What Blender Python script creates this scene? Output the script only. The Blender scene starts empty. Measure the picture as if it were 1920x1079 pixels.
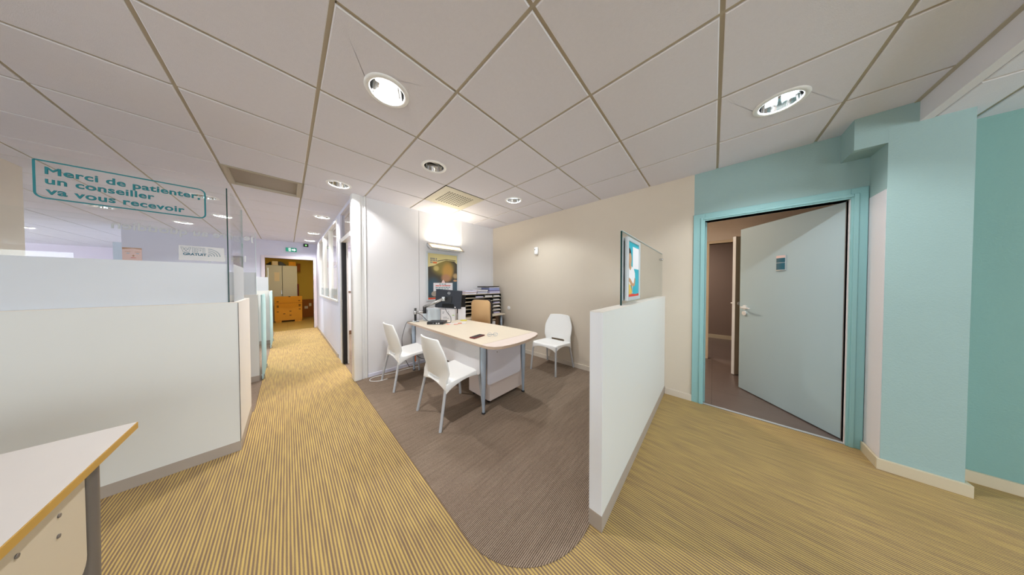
import bpy, bmesh, math, random
from math import sin, cos, pi, radians
from mathutils import Vector, Matrix

random.seed(7)
scene = bpy.context.scene
COL = scene.collection

# ------------------------------------------------------------------ camera
YAW, PITCH, ROLL = 0.813361, -0.015995, -0.000987
EYE = 1.31
fw = Vector((sin(YAW) * cos(PITCH), cos(YAW) * cos(PITCH), sin(PITCH)))
rt = Vector((cos(YAW), -sin(YAW), 0))
up = rt.cross(fw)
r2 = rt * cos(ROLL) + up * sin(ROLL)
u2 = -rt * sin(ROLL) + up * cos(ROLL)
cam_data = bpy.data.cameras.new('camera')
cam_data.sensor_fit = 'HORIZONTAL'
cam_data.sensor_width = 36.0
cam_data.lens = 398.999 / 1920 * 36.0
cam_data.clip_start = 0.02
cam_data.clip_end = 100
cam = bpy.data.objects.new('camera', cam_data)
COL.objects.link(cam)
M = Matrix.Identity(4)
for i in range(3):
    M[i][0], M[i][1], M[i][2] = r2[i], u2[i], -fw[i]
M[0][3], M[1][3], M[2][3] = 0, 0, EYE
cam.matrix_world = M
scene.camera = cam

# ------------------------------------------------------------------ view, sky, fill light
vs = scene.view_settings
scene.display_settings.display_device = 'sRGB'
vs.view_transform = 'Standard'
vs.look = 'None'
vs.gamma = 1
vs.use_curve_mapping = False
vs.exposure = 0.08
scene.cycles.max_bounces = 10
scene.cycles.diffuse_bounces = 6
scene.cycles.transparent_max_bounces = 16
scene.cycles.sample_clamp_indirect = 6
scene.cycles.caustics_reflective = False
scene.cycles.caustics_refractive = False

world = bpy.data.worlds.new('sky')
scene.world = world
world.use_nodes = True
wn = world.node_tree
wn.nodes.clear()
wo = wn.nodes.new('ShaderNodeOutputWorld')
wb = wn.nodes.new('ShaderNodeBackground')
wb.inputs[0].default_value = (0.72, 0.84, 1.0, 1)
wb.inputs[1].default_value = 1.6
wn.links.new(wb.outputs[0], wo.inputs[0])


def area(name, loc, direction, sx, sy, power, color=(1, 1, 1), shape='RECTANGLE', spread=180):
    d = bpy.data.lights.new(name, 'AREA')
    d.shape = shape
    d.size = sx
    if shape in ('RECTANGLE', 'ELLIPSE'):
        d.size_y = sy
    d.energy = power
    d.color = color
    d.spread = radians(spread)
    o = bpy.data.objects.new(name, d)
    COL.objects.link(o)
    o.location = loc
    o.rotation_euler = Vector(direction).to_track_quat('-Z', 'Z').to_euler()
    return o


# added fill lamps at unseen windows behind and to the left of the camera
FILL_TINT = (0.93, 0.965, 1.0)
REAR_Y, LEFT_X, FAR_Y, NORTH_Y = -4.6, -8.0, 8.75, 14.3
area('fill_rear', (-5.8, REAR_Y - 0.16, 1.35), (0, 1, 0), 3.2, 1.9, 190, FILL_TINT)
area('fill_rear', (0.8, REAR_Y - 0.16, 1.35), (0, 1, 0), 3.2, 1.9, 115, FILL_TINT)
area('fill_side', (LEFT_X - 0.16, 0.5, 1.35), (1, 0, 0), 5.0, 1.9, 170, FILL_TINT)
area('fill_side', (LEFT_X - 0.16, 10.5, 1.35), (1, 0, 0), 5.0, 1.9, 850, (0.90, 0.96, 1.0))


# ------------------------------------------------------------------ materials
def lin(c):
    return tuple(((v / 255) / 12.92 if v / 255 <= 0.04045 else ((v / 255 + 0.055) / 1.055) ** 2.4) for v in c)


def mat(name, rgb, rough=0.6, metal=0.0, bump=0.0, bscale=200.0, var=0.0, vscale=6.0, spec=0.5, emit=None, estr=0.0, coat=0.0):
    m = bpy.data.materials.new(name)
    m.use_nodes = True
    nt = m.node_tree
    b = nt.nodes['Principled BSDF']
    c = lin(rgb)
    b.inputs['Base Color'].default_value = (*c, 1)
    b.inputs['Roughness'].default_value = rough
    b.inputs['Metallic'].default_value = metal
    b.inputs['Specular IOR Level'].default_value = spec
    b.inputs['Coat Weight'].default_value = coat
    if emit:
        b.inputs['Emission Color'].default_value = (*lin(emit), 1)
        b.inputs['Emission Strength'].default_value = estr
    tc = nt.nodes.new('ShaderNodeTexCoord')
    if var > 0:
        n = nt.nodes.new('ShaderNodeTexNoise')
        n.inputs['Scale'].default_value = vscale
        n.inputs['Detail'].default_value = 4
        nt.links.new(tc.outputs['Object'], n.inputs['Vector'])
        mx = nt.nodes.new('ShaderNodeMix')
        mx.data_type = 'RGBA'
        mx.inputs[6].default_value = (*[max(0, v * (1 - var)) for v in c], 1)
        mx.inputs[7].default_value = (*[min(1, v * (1 + var)) for v in c], 1)
        nt.links.new(n.outputs['Fac'], mx.inputs[0])
        nt.links.new(mx.outputs[2], b.inputs['Base Color'])
    if bump > 0:
        n2 = nt.nodes.new('ShaderNodeTexNoise')
        n2.inputs['Scale'].default_value = bscale
        n2.inputs['Detail'].default_value = 3
        nt.links.new(tc.outputs['Object'], n2.inputs['Vector'])
        bp = nt.nodes.new('ShaderNodeBump')
        bp.inputs['Strength'].default_value = bump
        bp.inputs['Distance'].default_value = 0.004
        nt.links.new(n2.outputs['Fac'], bp.inputs['Height'])
        nt.links.new(bp.outputs['Normal'], b.inputs['Normal'])
    return m


def glass_mat(name, tint, ior=1.45):
    m = bpy.data.materials.new(name)
    m.use_nodes = True
    nt = m.node_tree
    nt.nodes.clear()
    o = nt.nodes.new('ShaderNodeOutputMaterial')
    t = nt.nodes.new('ShaderNodeBsdfTransparent')
    t.inputs[0].default_value = (*tint, 1)
    g = nt.nodes.new('ShaderNodeBsdfGlossy')
    g.inputs['Roughness'].default_value = 0.0
    lw = nt.nodes.new('ShaderNodeLayerWeight')
    lw.inputs[0].default_value = 0.5
    pw = nt.nodes.new('ShaderNodeMath'); pw.operation = 'POWER'; pw.inputs[1].default_value = 5.0
    f = nt.nodes.new('ShaderNodeMath'); f.operation = 'MULTIPLY_ADD'; f.inputs[1].default_value = 0.5; f.inputs[2].default_value = 0.025
    nt.links.new(lw.outputs['Facing'], pw.inputs[0])
    nt.links.new(pw.outputs[0], f.inputs[0])
    x = nt.nodes.new('ShaderNodeMixShader')
    nt.links.new(f.outputs[0], x.inputs[0])
    nt.links.new(t.outputs[0], x.inputs[1])
    nt.links.new(g.outputs[0], x.inputs[2])
    nt.links.new(x.outputs[0], o.inputs[0])
    return m


def film_mat(name, rgb, see=0.12, trans=0.5):
    m = bpy.data.materials.new(name)
    m.use_nodes = True
    nt = m.node_tree
    nt.nodes.clear()
    o = nt.nodes.new('ShaderNodeOutputMaterial')
    c = (*lin(rgb), 1)
    d = nt.nodes.new('ShaderNodeBsdfDiffuse')
    d.inputs[0].default_value = c
    tl = nt.nodes.new('ShaderNodeBsdfTranslucent')
    tl.inputs[0].default_value = c
    t = nt.nodes.new('ShaderNodeBsdfTransparent')
    a = nt.nodes.new('ShaderNodeMixShader')
    a.inputs[0].default_value = trans
    b = nt.nodes.new('ShaderNodeMixShader')
    b.inputs[0].default_value = see
    nt.links.new(d.outputs[0], a.inputs[1])
    nt.links.new(tl.outputs[0], a.inputs[2])
    nt.links.new(a.outputs[0], b.inputs[1])
    nt.links.new(t.outputs[0], b.inputs[2])
    nt.links.new(b.outputs[0], o.inputs[0])
    return m


def carpet(name, axis, period, cols, stripe_sharp, jitter, fuzz):
    """ribbed carpet; stripes across the given axis (0 = bands vary with x)"""
    m = bpy.data.materials.new(name)
    m.use_nodes = True
    nt = m.node_tree
    N = nt.nodes.new
    L = nt.links.new
    b = nt.nodes['Principled BSDF']
    b.inputs['Roughness'].default_value = 0.95
    b.inputs['Specular IOR Level'].default_value = 0.1
    geo = N('ShaderNodeNewGeometry')
    sep = N('ShaderNodeSeparateXYZ')
    L(geo.outputs['Position'], sep.inputs[0])
    # slow wobble of the rows
    sc = N('ShaderNodeVectorMath'); sc.operation = 'MULTIPLY'
    s = (55, 4, 1) if axis == 0 else (4, 55, 1)
    sc.inputs[1].default_value = s
    L(geo.outputs['Position'], sc.inputs[0])
    n1 = N('ShaderNodeTexNoise'); n1.inputs['Scale'].default_value = 1.0; n1.inputs['Detail'].default_value = 2
    L(sc.outputs[0], n1.inputs['Vector'])
    mul = N('ShaderNodeMath'); mul.operation = 'MULTIPLY'; mul.inputs[1].default_value = 2 * pi / period
    L(sep.outputs[axis], mul.inputs[0])
    sn = N('ShaderNodeMath'); sn.operation = 'SINE'
    L(mul.outputs[0], sn.inputs[0])
    # loop tufts along the rows
    n2 = N('ShaderNodeTexNoise'); n2.inputs['Scale'].default_value = 330; n2.inputs['Detail'].default_value = 2
    L(geo.outputs['Position'], n2.inputs['Vector'])
    a1 = N('ShaderNodeMath'); a1.operation = 'MULTIPLY_ADD'; a1.inputs[1].default_value = jitter
    L(n1.outputs['Fac'], a1.inputs[0]); L(sn.outputs[0], a1.inputs[2])
    a2 = N('ShaderNodeMath'); a2.operation = 'MULTIPLY_ADD'; a2.inputs[1].default_value = fuzz
    L(n2.outputs['Fac'], a2.inputs[0]); L(a1.outputs[0], a2.inputs[2])
    off = (jitter + fuzz) / 2
    mr = N('ShaderNodeMapRange')
    mr.inputs['From Min'].default_value = off - stripe_sharp
    mr.inputs['From Max'].default_value = off + stripe_sharp
    L(a2.outputs[0], mr.inputs[0])
    cr = N('ShaderNodeValToRGB')
    els = cr.color_ramp.elements
    els[0].position = 0.0; els[0].color = (*lin(cols[0]), 1)
    els[1].position = 1.0; els[1].color = (*lin(cols[-1]), 1)
    for k, c in enumerate(cols[1:-1]):
        e = els.new((k + 1) / (len(cols) - 1)); e.color = (*lin(c), 1)
    L(mr.outputs[0], cr.inputs[0])
    # large soft wear
    n3 = N('ShaderNodeTexNoise'); n3.inputs['Scale'].default_value = 1.3; n3.inputs['Detail'].default_value = 3
    L(geo.outputs['Position'], n3.inputs['Vector'])
    mr3 = N('ShaderNodeMapRange'); mr3.inputs['To Min'].default_value = 0.88; mr3.inputs['To Max'].default_value = 1.12
    L(n3.outputs['Fac'], mr3.inputs[0])
    vm = N('ShaderNodeVectorMath'); vm.operation = 'SCALE'
    L(cr.outputs[0], vm.inputs[0]); L(mr3.outputs[0], vm.inputs['Scale'])
    L(vm.outputs[0], b.inputs['Base Color'])
    bp = N('ShaderNodeBump'); bp.inputs['Strength'].default_value = 0.5; bp.inputs['Distance'].default_value = 0.002
    L(a2.outputs[0], bp.inputs['Height'])
    L(bp.outputs['Normal'], b.inputs['Normal'])
    return m


def vinyl(name, rgb):
    m = mat(name, rgb, rough=0.35, var=0.12, vscale=9)
    nt = m.node_tree
    b = nt.nodes['Principled BSDF']
    src = b.inputs['Base Color'].links[0].from_socket
    geo = nt.nodes.new('ShaderNodeNewGeometry')
    br = nt.nodes.new('ShaderNodeTexBrick')
    br.offset = 0
    br.inputs['Scale'].default_value = 1
    br.inputs['Brick Width'].default_value = 0.9
    br.inputs['Row Height'].default_value = 0.9
    br.inputs['Mortar Size'].default_value = 0.003
    br.inputs['Color1'].default_value = (1, 1, 1, 1)
    br.inputs['Color2'].default_value = (1, 1, 1, 1)
    br.inputs['Mortar'].default_value = (0.55, 0.55, 0.55, 1)
    nt.links.new(geo.outputs['Position'], br.inputs['Vector'])
    mx = nt.nodes.new('ShaderNodeMix'); mx.data_type = 'RGBA'; mx.blend_type = 'MULTIPLY'
    mx.inputs[0].default_value = 1
    nt.links.new(src, mx.inputs[6]); nt.links.new(br.outputs['Color'], mx.inputs[7])
    nt.links.new(mx.outputs[2], b.inputs['Base Color'])
    return m


def wood(name, rgb, contrast=0.12, axis='Y', scale=4.0, rough=0.5):
    m = mat(name, rgb, rough=rough)
    nt = m.node_tree
    b = nt.nodes['Principled BSDF']
    tc = nt.nodes.new('ShaderNodeTexCoord')
    mp = nt.nodes.new('ShaderNodeMapping')
    mp.inputs['Scale'].default_value = (9 * scale, scale, 9 * scale) if axis == 'Y' else (scale, 9 * scale, 9 * scale)
    n = nt.nodes.new('ShaderNodeTexNoise')
    n.inputs['Scale'].default_value = 1; n.inputs['Detail'].default_value = 5
    nt.links.new(tc.outputs['Object'], mp.inputs[0]); nt.links.new(mp.outputs[0], n.inputs['Vector'])
    c = lin(rgb)
    mx = nt.nodes.new('ShaderNodeMix'); mx.data_type = 'RGBA'
    mx.inputs[6].default_value = (*[v * (1 - contrast) for v in c], 1)
    mx.inputs[7].default_value = (*[min(1, v * (1 + contrast)) for v in c], 1)
    nt.links.new(n.outputs['Fac'], mx.inputs[0])
    nt.links.new(mx.outputs[2], b.inputs['Base Color'])
    return m


MT = {
    'tile': mat('ceiling_tile', (224, 222, 231), 0.9, var=0.03, vscale=60, bump=0.25, bscale=350),
    'tbar': mat('ceiling_grid', (184, 174, 156), 0.7),
    'tile_edge': mat('ceiling_tile_edge', (228, 226, 232), 0.8),
    'beige': mat('beige_wallpaper', (213, 202, 186), 0.9, bump=0.25, bscale=160, var=0.02),
    'teal': mat('pale_teal_wallpaper', (158, 185, 184), 0.85, bump=0.35, bscale=120, var=0.03),
    'teal_deep': mat('teal_wallpaper', (132, 171, 165), 0.85, bump=0.35, bscale=120, var=0.03),
    'teal_gloss': mat('teal_gloss_paint', (144, 190, 192), 0.4),
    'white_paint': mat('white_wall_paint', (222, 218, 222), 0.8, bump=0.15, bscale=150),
    'door_blue': mat('pale_blue_door_paint', (176, 197, 204), 0.45, var=0.015, vscale=3),
    'white_panel': mat('white_laminate_panel', (218, 219, 216), 0.45, var=0.01, vscale=3),
    'white_end': mat('white_laminate_edge', (232, 236, 242), 0.45),
    'warm_end': mat('cream_laminate', (226, 221, 213), 0.5, var=0.02),
    'white_plastic': mat('white_plastic', (240, 241, 240), 0.45, bump=0.1, bscale=500),
    'white_gloss': mat('white_gloss', (238, 238, 238), 0.3),
    'wall_white': mat('white_partition_panel', (224, 223, 226), 0.5, var=0.01),
    'lilac_white': mat('cool_white_wall', (214, 214, 230), 0.7),
    'mauve_white': mat('mauve_white_frame', (216, 206, 212), 0.5),
    'kick': mat('grey_kick_plate', (168, 157, 146), 0.4, var=0.06, vscale=8),
    'skirt': mat('cream_skirting', (206, 194, 168), 0.5),
    'skirt_b': mat('beige_skirting', (214, 204, 190), 0.55),
    'steel': mat('blue_grey_metal', (172, 186, 202), 0.4, metal=0.25),
    'leg_grey': mat('matt_grey_tube', (192, 195, 200), 0.5, metal=0.25),
    'steel_d': mat('dark_grey_metal', (128, 122, 118), 0.4, metal=0.3),
    'chrome': mat('brushed_metal', (190, 190, 190), 0.25, metal=0.9),
    'alu': mat('aluminium_frame', (208, 214, 218), 0.35, metal=0.35),
    'black': mat('black_plastic', (22, 22, 26), 0.4),
    'black_matt': mat('black_matt', (14, 14, 16), 0.8),
    'navy': mat('dark_navy_plastic', (26, 31, 44), 0.45),
    'dark_slot': mat('dark_slot', (40, 32, 30), 0.8),
    'desk': wood('pale_desk_laminate', (222, 210, 190), 0.04, 'Y', 3, 0.4),
    'desk_ext': wood('pale_pink_laminate', (224, 210, 202), 0.03, 'X', 3, 0.4),
    'desk_edge': mat('desk_edge_band', (190, 168, 148), 0.5),
    'cream_panel': mat('cream_panel', (214, 202, 180), 0.5),
    'fg_top': wood('cream_tabletop', (217, 212, 207), 0.03, 'Y', 2, 0.45),
    'ochre': mat('ochre_edge_band', (196, 154, 70), 0.5, var=0.08),
    'panel_grey': mat('pale_grey_panel', (214, 212, 214), 0.45),
    'panel_lilac': mat('pale_lilac_panel', (218, 216, 226), 0.4),
    'pedestal': mat('cream_pink_laminate', (226, 212, 206), 0.45),
    'tan': mat('tan_fabric', (210, 172, 124), 0.9, bump=0.4, bscale=400),
    'shelf': mat('beige_shelf_board', (222, 208, 184), 0.6),
    'paper': mat('white_paper', (232, 230, 234), 0.8),
    'paper_lilac': mat('lilac_paper', (198, 194, 222), 0.8),
    'purple': mat('purple_folder', (84, 62, 120), 0.6),
    'blue_binder': mat('lavender_blue_binder', (150, 158, 204), 0.6),
    'brown': mat('dark_brown_wood', (106, 76, 52), 0.6),
    'yellow': mat('yellow_plastic', (228, 224, 40), 0.5),
    'orange': mat('orange_paper', (226, 122, 70), 0.7),
    'red': mat('red_print', (214, 62, 40), 0.6),
    'darkred': mat('dark_red_plastic', (106, 30, 34), 0.3),
    'carton_blue': mat('pale_blue_carton', (204, 214, 222), 0.6),
    'green_print': mat('lime_print', (150, 200, 70), 0.6),
    'grey_print': mat('grey_print', (120, 122, 128), 0.6),
    'teal_print': mat('teal_print', (6, 120, 130), 0.5),
    'teal_dark_print': mat('petrol_print', (30, 96, 116), 0.5),
    'cyan_print': mat('turquoise_print', (34, 176, 196), 0.4),
    'white_film': film_mat('white_vinyl_film', (236, 238, 240), see=0.2, trans=0.4),
    'pale_film': film_mat('faint_white_film', (238, 238, 236), see=0.55, trans=0.4),
    'frost': film_mat('frosted_film', (244, 245, 250), see=0.05, trans=0.25),
    'frost2': film_mat('frosted_film_grey', (216, 220, 224), see=0.12, trans=0.4),
    'wing': film_mat('aqua_frosted_glass', (196, 222, 222), see=0.08, trans=0.3),
    'glass': glass_mat('clear_glass', (0.97, 0.985, 0.98)),
    'glass_blue': glass_mat('pale_glass', (0.985, 0.995, 0.995)),
    'glass_edge': mat('dark_green_glass_edge', (20, 62, 60), 0.15),
    'glass_edge_l': mat('pale_glass_edge', (206, 224, 226), 0.2),
    'mirror': mat('polished_reflector', (226, 226, 226), 0.08, metal=1.0),
    'lamp_white': mat('lit_tube', (255, 255, 255), 0.5, emit=(255, 252, 244), estr=9.0),
    'lamp_cold': mat('lit_cold_tube', (240, 250, 255), 0.5, emit=(226, 246, 255), estr=5.0),
    'lamp_off': mat('unlit_tube', (235, 235, 235), 0.3),
    'lit_back': mat('lit_reflector_back', (250, 250, 250), 0.6, emit=(255, 253, 248), estr=1.6),
    'diffuser': mat('warm_lit_diffuser', (255, 244, 205), 0.6, emit=(255, 240, 190), estr=1.05),
    'vent': mat('cream_vent_plate', (208, 201, 180), 0.6),
    'ac_panel': mat('taupe_recess_panel', (160, 150, 138), 0.8),
    'exit_green': mat('exit_sign_green', (16, 140, 110), 0.4, emit=(16, 140, 110), estr=0.35),
    'exit_white': mat('exit_sign_white', (240, 250, 248), 0.4, emit=(235, 252, 248), estr=0.7),
    'led_green': mat('green_led', (120, 200, 110), 0.4, emit=(130, 220, 110), estr=1.5),
    'ochre_wall': mat('ochre_yellow_wall', (206, 180, 84), 0.85),
    'cab_grey': mat('grey_metal_cabinet', (188, 194, 198), 0.45),
    'cardboard': mat('brown_cardboard', (206, 146, 44), 0.85, var=0.06),
    'card_dark': mat('dark_cardboard', (150, 92, 40), 0.85),
    'lilac_wall': mat('lilac_wall', (206, 196, 210), 0.85),
    'cream_door': mat('cream_paint', (222, 204, 176), 0.5),
    'cream_wall': mat('cream_wall_paint', (224, 212, 200), 0.85),
    'brown_wall': mat('taupe_wall', (140, 122, 112), 0.85),
    'vinyl': vinyl('brown_vinyl_floor', (112, 98, 92)),
    'vinyl_o': vinyl('storage_floor', (150, 126, 70)),
    'pic_dark': mat('photo_dark', (74, 64, 50), 0.5, var=0.35, vscale=9),
    'pic_blue': mat('photo_slate', (66, 84, 96), 0.5, var=0.3, vscale=12),
    'pic_pale': mat('photo_pale_yellow', (222, 208, 150), 0.5, var=0.06, vscale=6),
    'pic_olive': mat('photo_olive', (140, 122, 62), 0.5, var=0.2, vscale=10),
    'skin': mat('photo_skin', (196, 150, 112), 0.6, var=0.08, vscale=20),
    'skin_ochre': mat('photo_ochre_skin', (182, 140, 72), 0.6, var=0.1, vscale=14),
    'hair': mat('photo_hair', (58, 44, 40), 0.6),
    'pink': mat('photo_pink', (238, 206, 200), 0.6, var=0.05, vscale=12),
    'sand': mat('photo_sand', (226, 190, 90), 0.6, var=0.1, vscale=20),
    'carpet_yellow': carpet('yellow_striped_carpet', 0, 0.0135, [(134, 112, 92), (156, 132, 100), (184, 158, 104), (206, 178, 110)], 0.9, 2.4, 1.8),
    'carpet_brown': carpet('brown_ribbed_carpet', 1, 0.0085, [(78, 66, 56), (136, 118, 102), (182, 164, 146)], 1.2, 0.9, 2.4),
}

# ------------------------------------------------------------------ mesh helpers
ORG = {}          # world translation of every empty / parent


class MB:
    """collects geometry, then links it as one mesh object"""

    def __init__(self):
        self.bm = bmesh.new()

    def box(self, x0, x1, y0, y1, z0, z1, mi=0, bevel=0.0, seg=2):
        bm = self.bm
        vs_ = [bm.verts.new((x, y, z)) for x in (x0, x1) for y in (y0, y1) for z in (z0, z1)]
        fs = []
        for idx in ((0, 1, 3, 2), (4, 6, 7, 5), (0, 4, 5, 1), (2, 3, 7, 6), (0, 2, 6, 4), (1, 5, 7, 3)):
            f = bm.faces.new([vs_[i] for i in idx])
            f.material_index = mi
            fs.append(f)
        if bevel > 0:
            es = list({e for f in fs for e in f.edges})
            r = bmesh.ops.bevel(bm, geom=es, offset=bevel, segments=seg, affect='EDGES', profile=0.5)
            for f in r['faces']:
                f.material_index = mi
        return self

    def quad(self, pts, mi=0):
        f = self.bm.faces.new([self.bm.verts.new(p) for p in pts])
        f.material_index = mi
        return self

    def tube(self, pts, radii, seg=12, mi=0, cap=True):
        pts = [Vector(p) for p in pts]
        if not isinstance(radii, (list, tuple)):
            radii = [radii] * len(pts)
        rings = []
        prev = None
        for i, p in enumerate(pts):
            if i == 0:
                d = pts[1] - p
            elif i == len(pts) - 1:
                d = p - pts[i - 1]
            else:
                d = (pts[i + 1] - p).normalized() + (p - pts[i - 1]).normalized()
            d.normalize()
            if prev is None:
                a = Vector((1, 0, 0)) if abs(d.x) < 0.9 else Vector((0, 1, 0))
                n = (a - d * a.dot(d)).normalized()
            else:
                n = (prev - d * prev.dot(d)).normalized()
            prev = n
            b = d.cross(n)
            rings.append([self.bm.verts.new(p + (n * cos(2 * pi * k / seg) + b * sin(2 * pi * k / seg)) * radii[i]) for k in range(seg)])
        for i in range(len(rings) - 1):
            for k in range(seg):
                f = self.bm.faces.new((rings[i][k], rings[i][(k + 1) % seg], rings[i + 1][(k + 1) % seg], rings[i + 1][k]))
                f.material_index = mi
                f.smooth = True
        if cap:
            f = self.bm.faces.new(rings[0][::-1]); f.material_index = mi
            f = self.bm.faces.new(rings[-1]); f.material_index = mi
        return self

    def lathe(self, prof, c=(0, 0, 0), seg=32, mi=0, smooth=True):
        rings = []
        for r, z in prof:
            if r < 1e-6:
                rings.append([self.bm.verts.new((c[0], c[1], c[2] + z))])
            else:
                rings.append([self.bm.verts.new((c[0] + r * cos(2 * pi * k / seg), c[1] + r * sin(2 * pi * k / seg), c[2] + z)) for k in range(seg)])
        for a, b in zip(rings, rings[1:]):
            for k in range(seg):
                k2 = (k + 1) % seg
                if len(a) == 1 and len(b) == 1:
                    continue
                if len(a) == 1:
                    f = self.bm.faces.new((a[0], b[k2], b[k]))
                elif len(b) == 1:
                    f = self.bm.faces.new((a[k], a[k2], b[0]))
                else:
                    f = self.bm.faces.new((a[k], a[k2], b[k2], b[k]))
                f.material_index = mi
                f.smooth = smooth
        return self

    def prism(self, outline, axis, a0, a1, mi=0, bevel=0.0, side=None):
        """outline: 2D points; axis 'x': (y,z), 'y': (x,z), 'z': (x,y); extruded a0..a1"""
        def p3(p, a):
            return {'x': (a, p[0], p[1]), 'y': (p[0], a, p[1]), 'z': (p[0], p[1], a)}[axis]
        bm = self.bm
        lo = [bm.verts.new(p3(p, a0)) for p in outline]
        hi = [bm.verts.new(p3(p, a1)) for p in outline]
        n = len(outline)
        fs = [bm.faces.new(lo[::-1]), bm.faces.new(hi)]
        for i in range(n):
            fs.append(bm.faces.new((lo[i], lo[(i + 1) % n], hi[(i + 1) % n], hi[i])))
        for f in fs:
            f.material_index = mi
        if side is not None:
            for f in fs[2:]:
                f.material_index = side
        if bevel > 0:
            es = list({e for f in fs[:2] for e in f.edges})
            r = bmesh.ops.bevel(bm, geom=es, offset=bevel, segments=2, affect='EDGES', profile=0.5)
            for f in r['faces']:
                f.material_index = mi
        return self

    def build(self, name, mats, parent=None, local=False, smooth=None):
        bm = self.bm
        bmesh.ops.recalc_face_normals(bm, faces=bm.faces)
        me = bpy.data.meshes.new(name)
        off = Vector((0, 0, 0))
        if parent is not None and not local:
            off = ORG.get(parent.name, Vector((0, 0, 0)))
            bmesh.ops.translate(bm, verts=bm.verts, vec=-off)
        if smooth:
            for f in bm.faces:
                f.smooth = True
        bm.to_mesh(me)
        bm.free()
        for mm in (mats if isinstance(mats, (list, tuple)) else [mats]):
            me.materials.append(MT[mm] if isinstance(mm, str) else mm)
        if smooth:
            try:
                me.set_sharp_from_angle(angle=radians(smooth))
            except Exception:
                pass
        o = bpy.data.objects.new(name, me)
        COL.objects.link(o)
        if parent is not None:
            o.parent = parent
            ORG[o.name] = off
        return o


def tag(o, label, cat, group=None):
    o['label'] = label
    o['category'] = cat
    if group:
        o['group'] = group
    return o


def thing(name, label, cat, loc=(0, 0, 0), rz=0.0, group=None):
    o = bpy.data.objects.new(name, None)
    o.empty_display_size = 0.05
    COL.objects.link(o)
    o.location = loc
    o.rotation_euler = (0, 0, rz)
    ORG[o.name] = Vector(loc)
    return tag(o, label, cat, group)


def struct(o):
    o['kind'] = 'structure'
    return o


def sbox(name, m, *b, bevel=0.0):
    return struct(MB().box(*b, bevel=bevel).build(name, m))


def dup(root, loc, rz, label):
    r = root.copy(); COL.objects.link(r)
    r.location = loc; r.rotation_euler = (0, 0, rz); r['label'] = label
    ORG[r.name] = Vector(loc)
    for ch in list(root.children):
        c = ch.copy(); COL.objects.link(c); c.parent = r
        for g in list(ch.children):
            d = g.copy(); COL.objects.link(d); d.parent = c
    return r


def text_mesh(name, body, m, parent, loc, rot, size, sx=1.0, bold=0.0, extrude=0.0004, align='LEFT', mirror=False, outline=False, spacing=1.0):
    cu = bpy.data.curves.new(name, 'FONT')
    cu.body = body
    cu.size = size
    cu.align_x = align
    cu.space_character = spacing
    if outline:
        cu.fill_mode = 'NONE'
        cu.bevel_depth = size * 0.025
    else:
        cu.extrude = extrude
        if bold > 0:
            cu.bevel_depth = bold
            cu.bevel_resolution = 0
    to = bpy.data.objects.new(name, cu)
    COL.objects.link(to)
    dg = bpy.context.evaluated_depsgraph_get()
    me = bpy.data.meshes.new_from_object(to.evaluated_get(dg))
    bpy.data.objects.remove(to)
    bpy.data.curves.remove(cu)
    rm = rot.to_matrix().to_4x4() if hasattr(rot, 'to_matrix') else rot
    off = ORG.get(parent.name, Vector((0, 0, 0))) if parent else Vector((0, 0, 0))
    S = Matrix.Diagonal((-sx if mirror else sx, 1, 1, 1))
    me.transform(Matrix.Translation(Vector(loc) - off) @ rm @ S)
    if mirror:
        me.flip_normals()
    me.materials.clear()
    me.materials.append(MT[m])
    o = bpy.data.objects.new(name, me)
    COL.objects.link(o)
    if parent:
        o.parent = parent
    return o


from mathutils import Euler
FACE_S = Euler((pi / 2, 0, 0))           # reads from -Y


def arc(cx, cy, rx, ry, a0, a1, n):
    return [(cx + rx * cos(a0 + (a1 - a0) * i / n), cy + ry * sin(a0 + (a1 - a0) * i / n)) for i in range(n + 1)]


def rrect(x0, x1, y0, y1, r, n=5):
    return (arc(x1 - r, y0 + r, r, r, -pi / 2, 0, n) + arc(x1 - r, y1 - r, r, r, 0, pi / 2, n)
            + arc(x0 + r, y1 - r, r, r, pi / 2, pi, n) + arc(x0 + r, y0 + r, r, r, pi, 1.5 * pi, n))


def wall_holes(name, m, axis, a0, a1, b0, b1, z0, z1, holes):
    """wall along b (axis 'x': thickness in x from a0..a1, runs in y b0..b1); holes = (c0,c1,d0,d1)"""
    mb = MB()

    def bx(c0, c1, d0, d1):
        if c1 - c0 < 1e-4 or d1 - d0 < 1e-4:
            return
        if axis == 'x':
            mb.box(a0, a1, c0, c1, d0, d1)
        else:
            mb.box(c0, c1, a0, a1, d0, d1)
    cur = b0
    for c0, c1, d0, d1 in sorted(holes):
        bx(cur, c0, z0, z1)
        bx(c0, c1, z0, d0)
        bx(c0, c1, d1, z1)
        cur = c1
    bx(cur, b1, z0, z1)
    return struct(mb.build(name, m))


CZ = 2.512       # ceiling
LZ = 2.38        # lowered ceiling on the right
RX = 3.10        # right wall

# ------------------------------------------------------------------ floors
sbox('floor', 'carpet_yellow', LEFT_X, RX + 0.12, REAR_Y, FAR_Y + 0.02, -0.06, 0.0)
sbox('floor_north', 'carpet_brown', LEFT_X, -2.3, FAR_Y + 0.02, NORTH_Y, -0.06, 0.0)
outl = arc(1.075, 0.905, 0.455, 0.43, pi, 1.5 * pi, 24) + [(RX, 0.475), (RX, 3.5), (0.62, 3.5)]
struct(MB().prism(outl, 'z', 0.0, 0.004).build('floor_brown_inlay', 'carpet_brown'))
struct(MB().box(-4.5, -0.25, 3.42, FAR_Y, 0.0, 0.004).build('floor_brown_cubicles', 'carpet_brown'))
struct(MB().box(0.63, RX, 3.6, FAR_Y, 0.0, 0.004).build('floor_brown_office', 'carpet_brown'))
sbox('floor_side_room', 'vinyl', RX + 0.0, 8.0, -2.2, 3.0, -0.02, 0.002)
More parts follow.
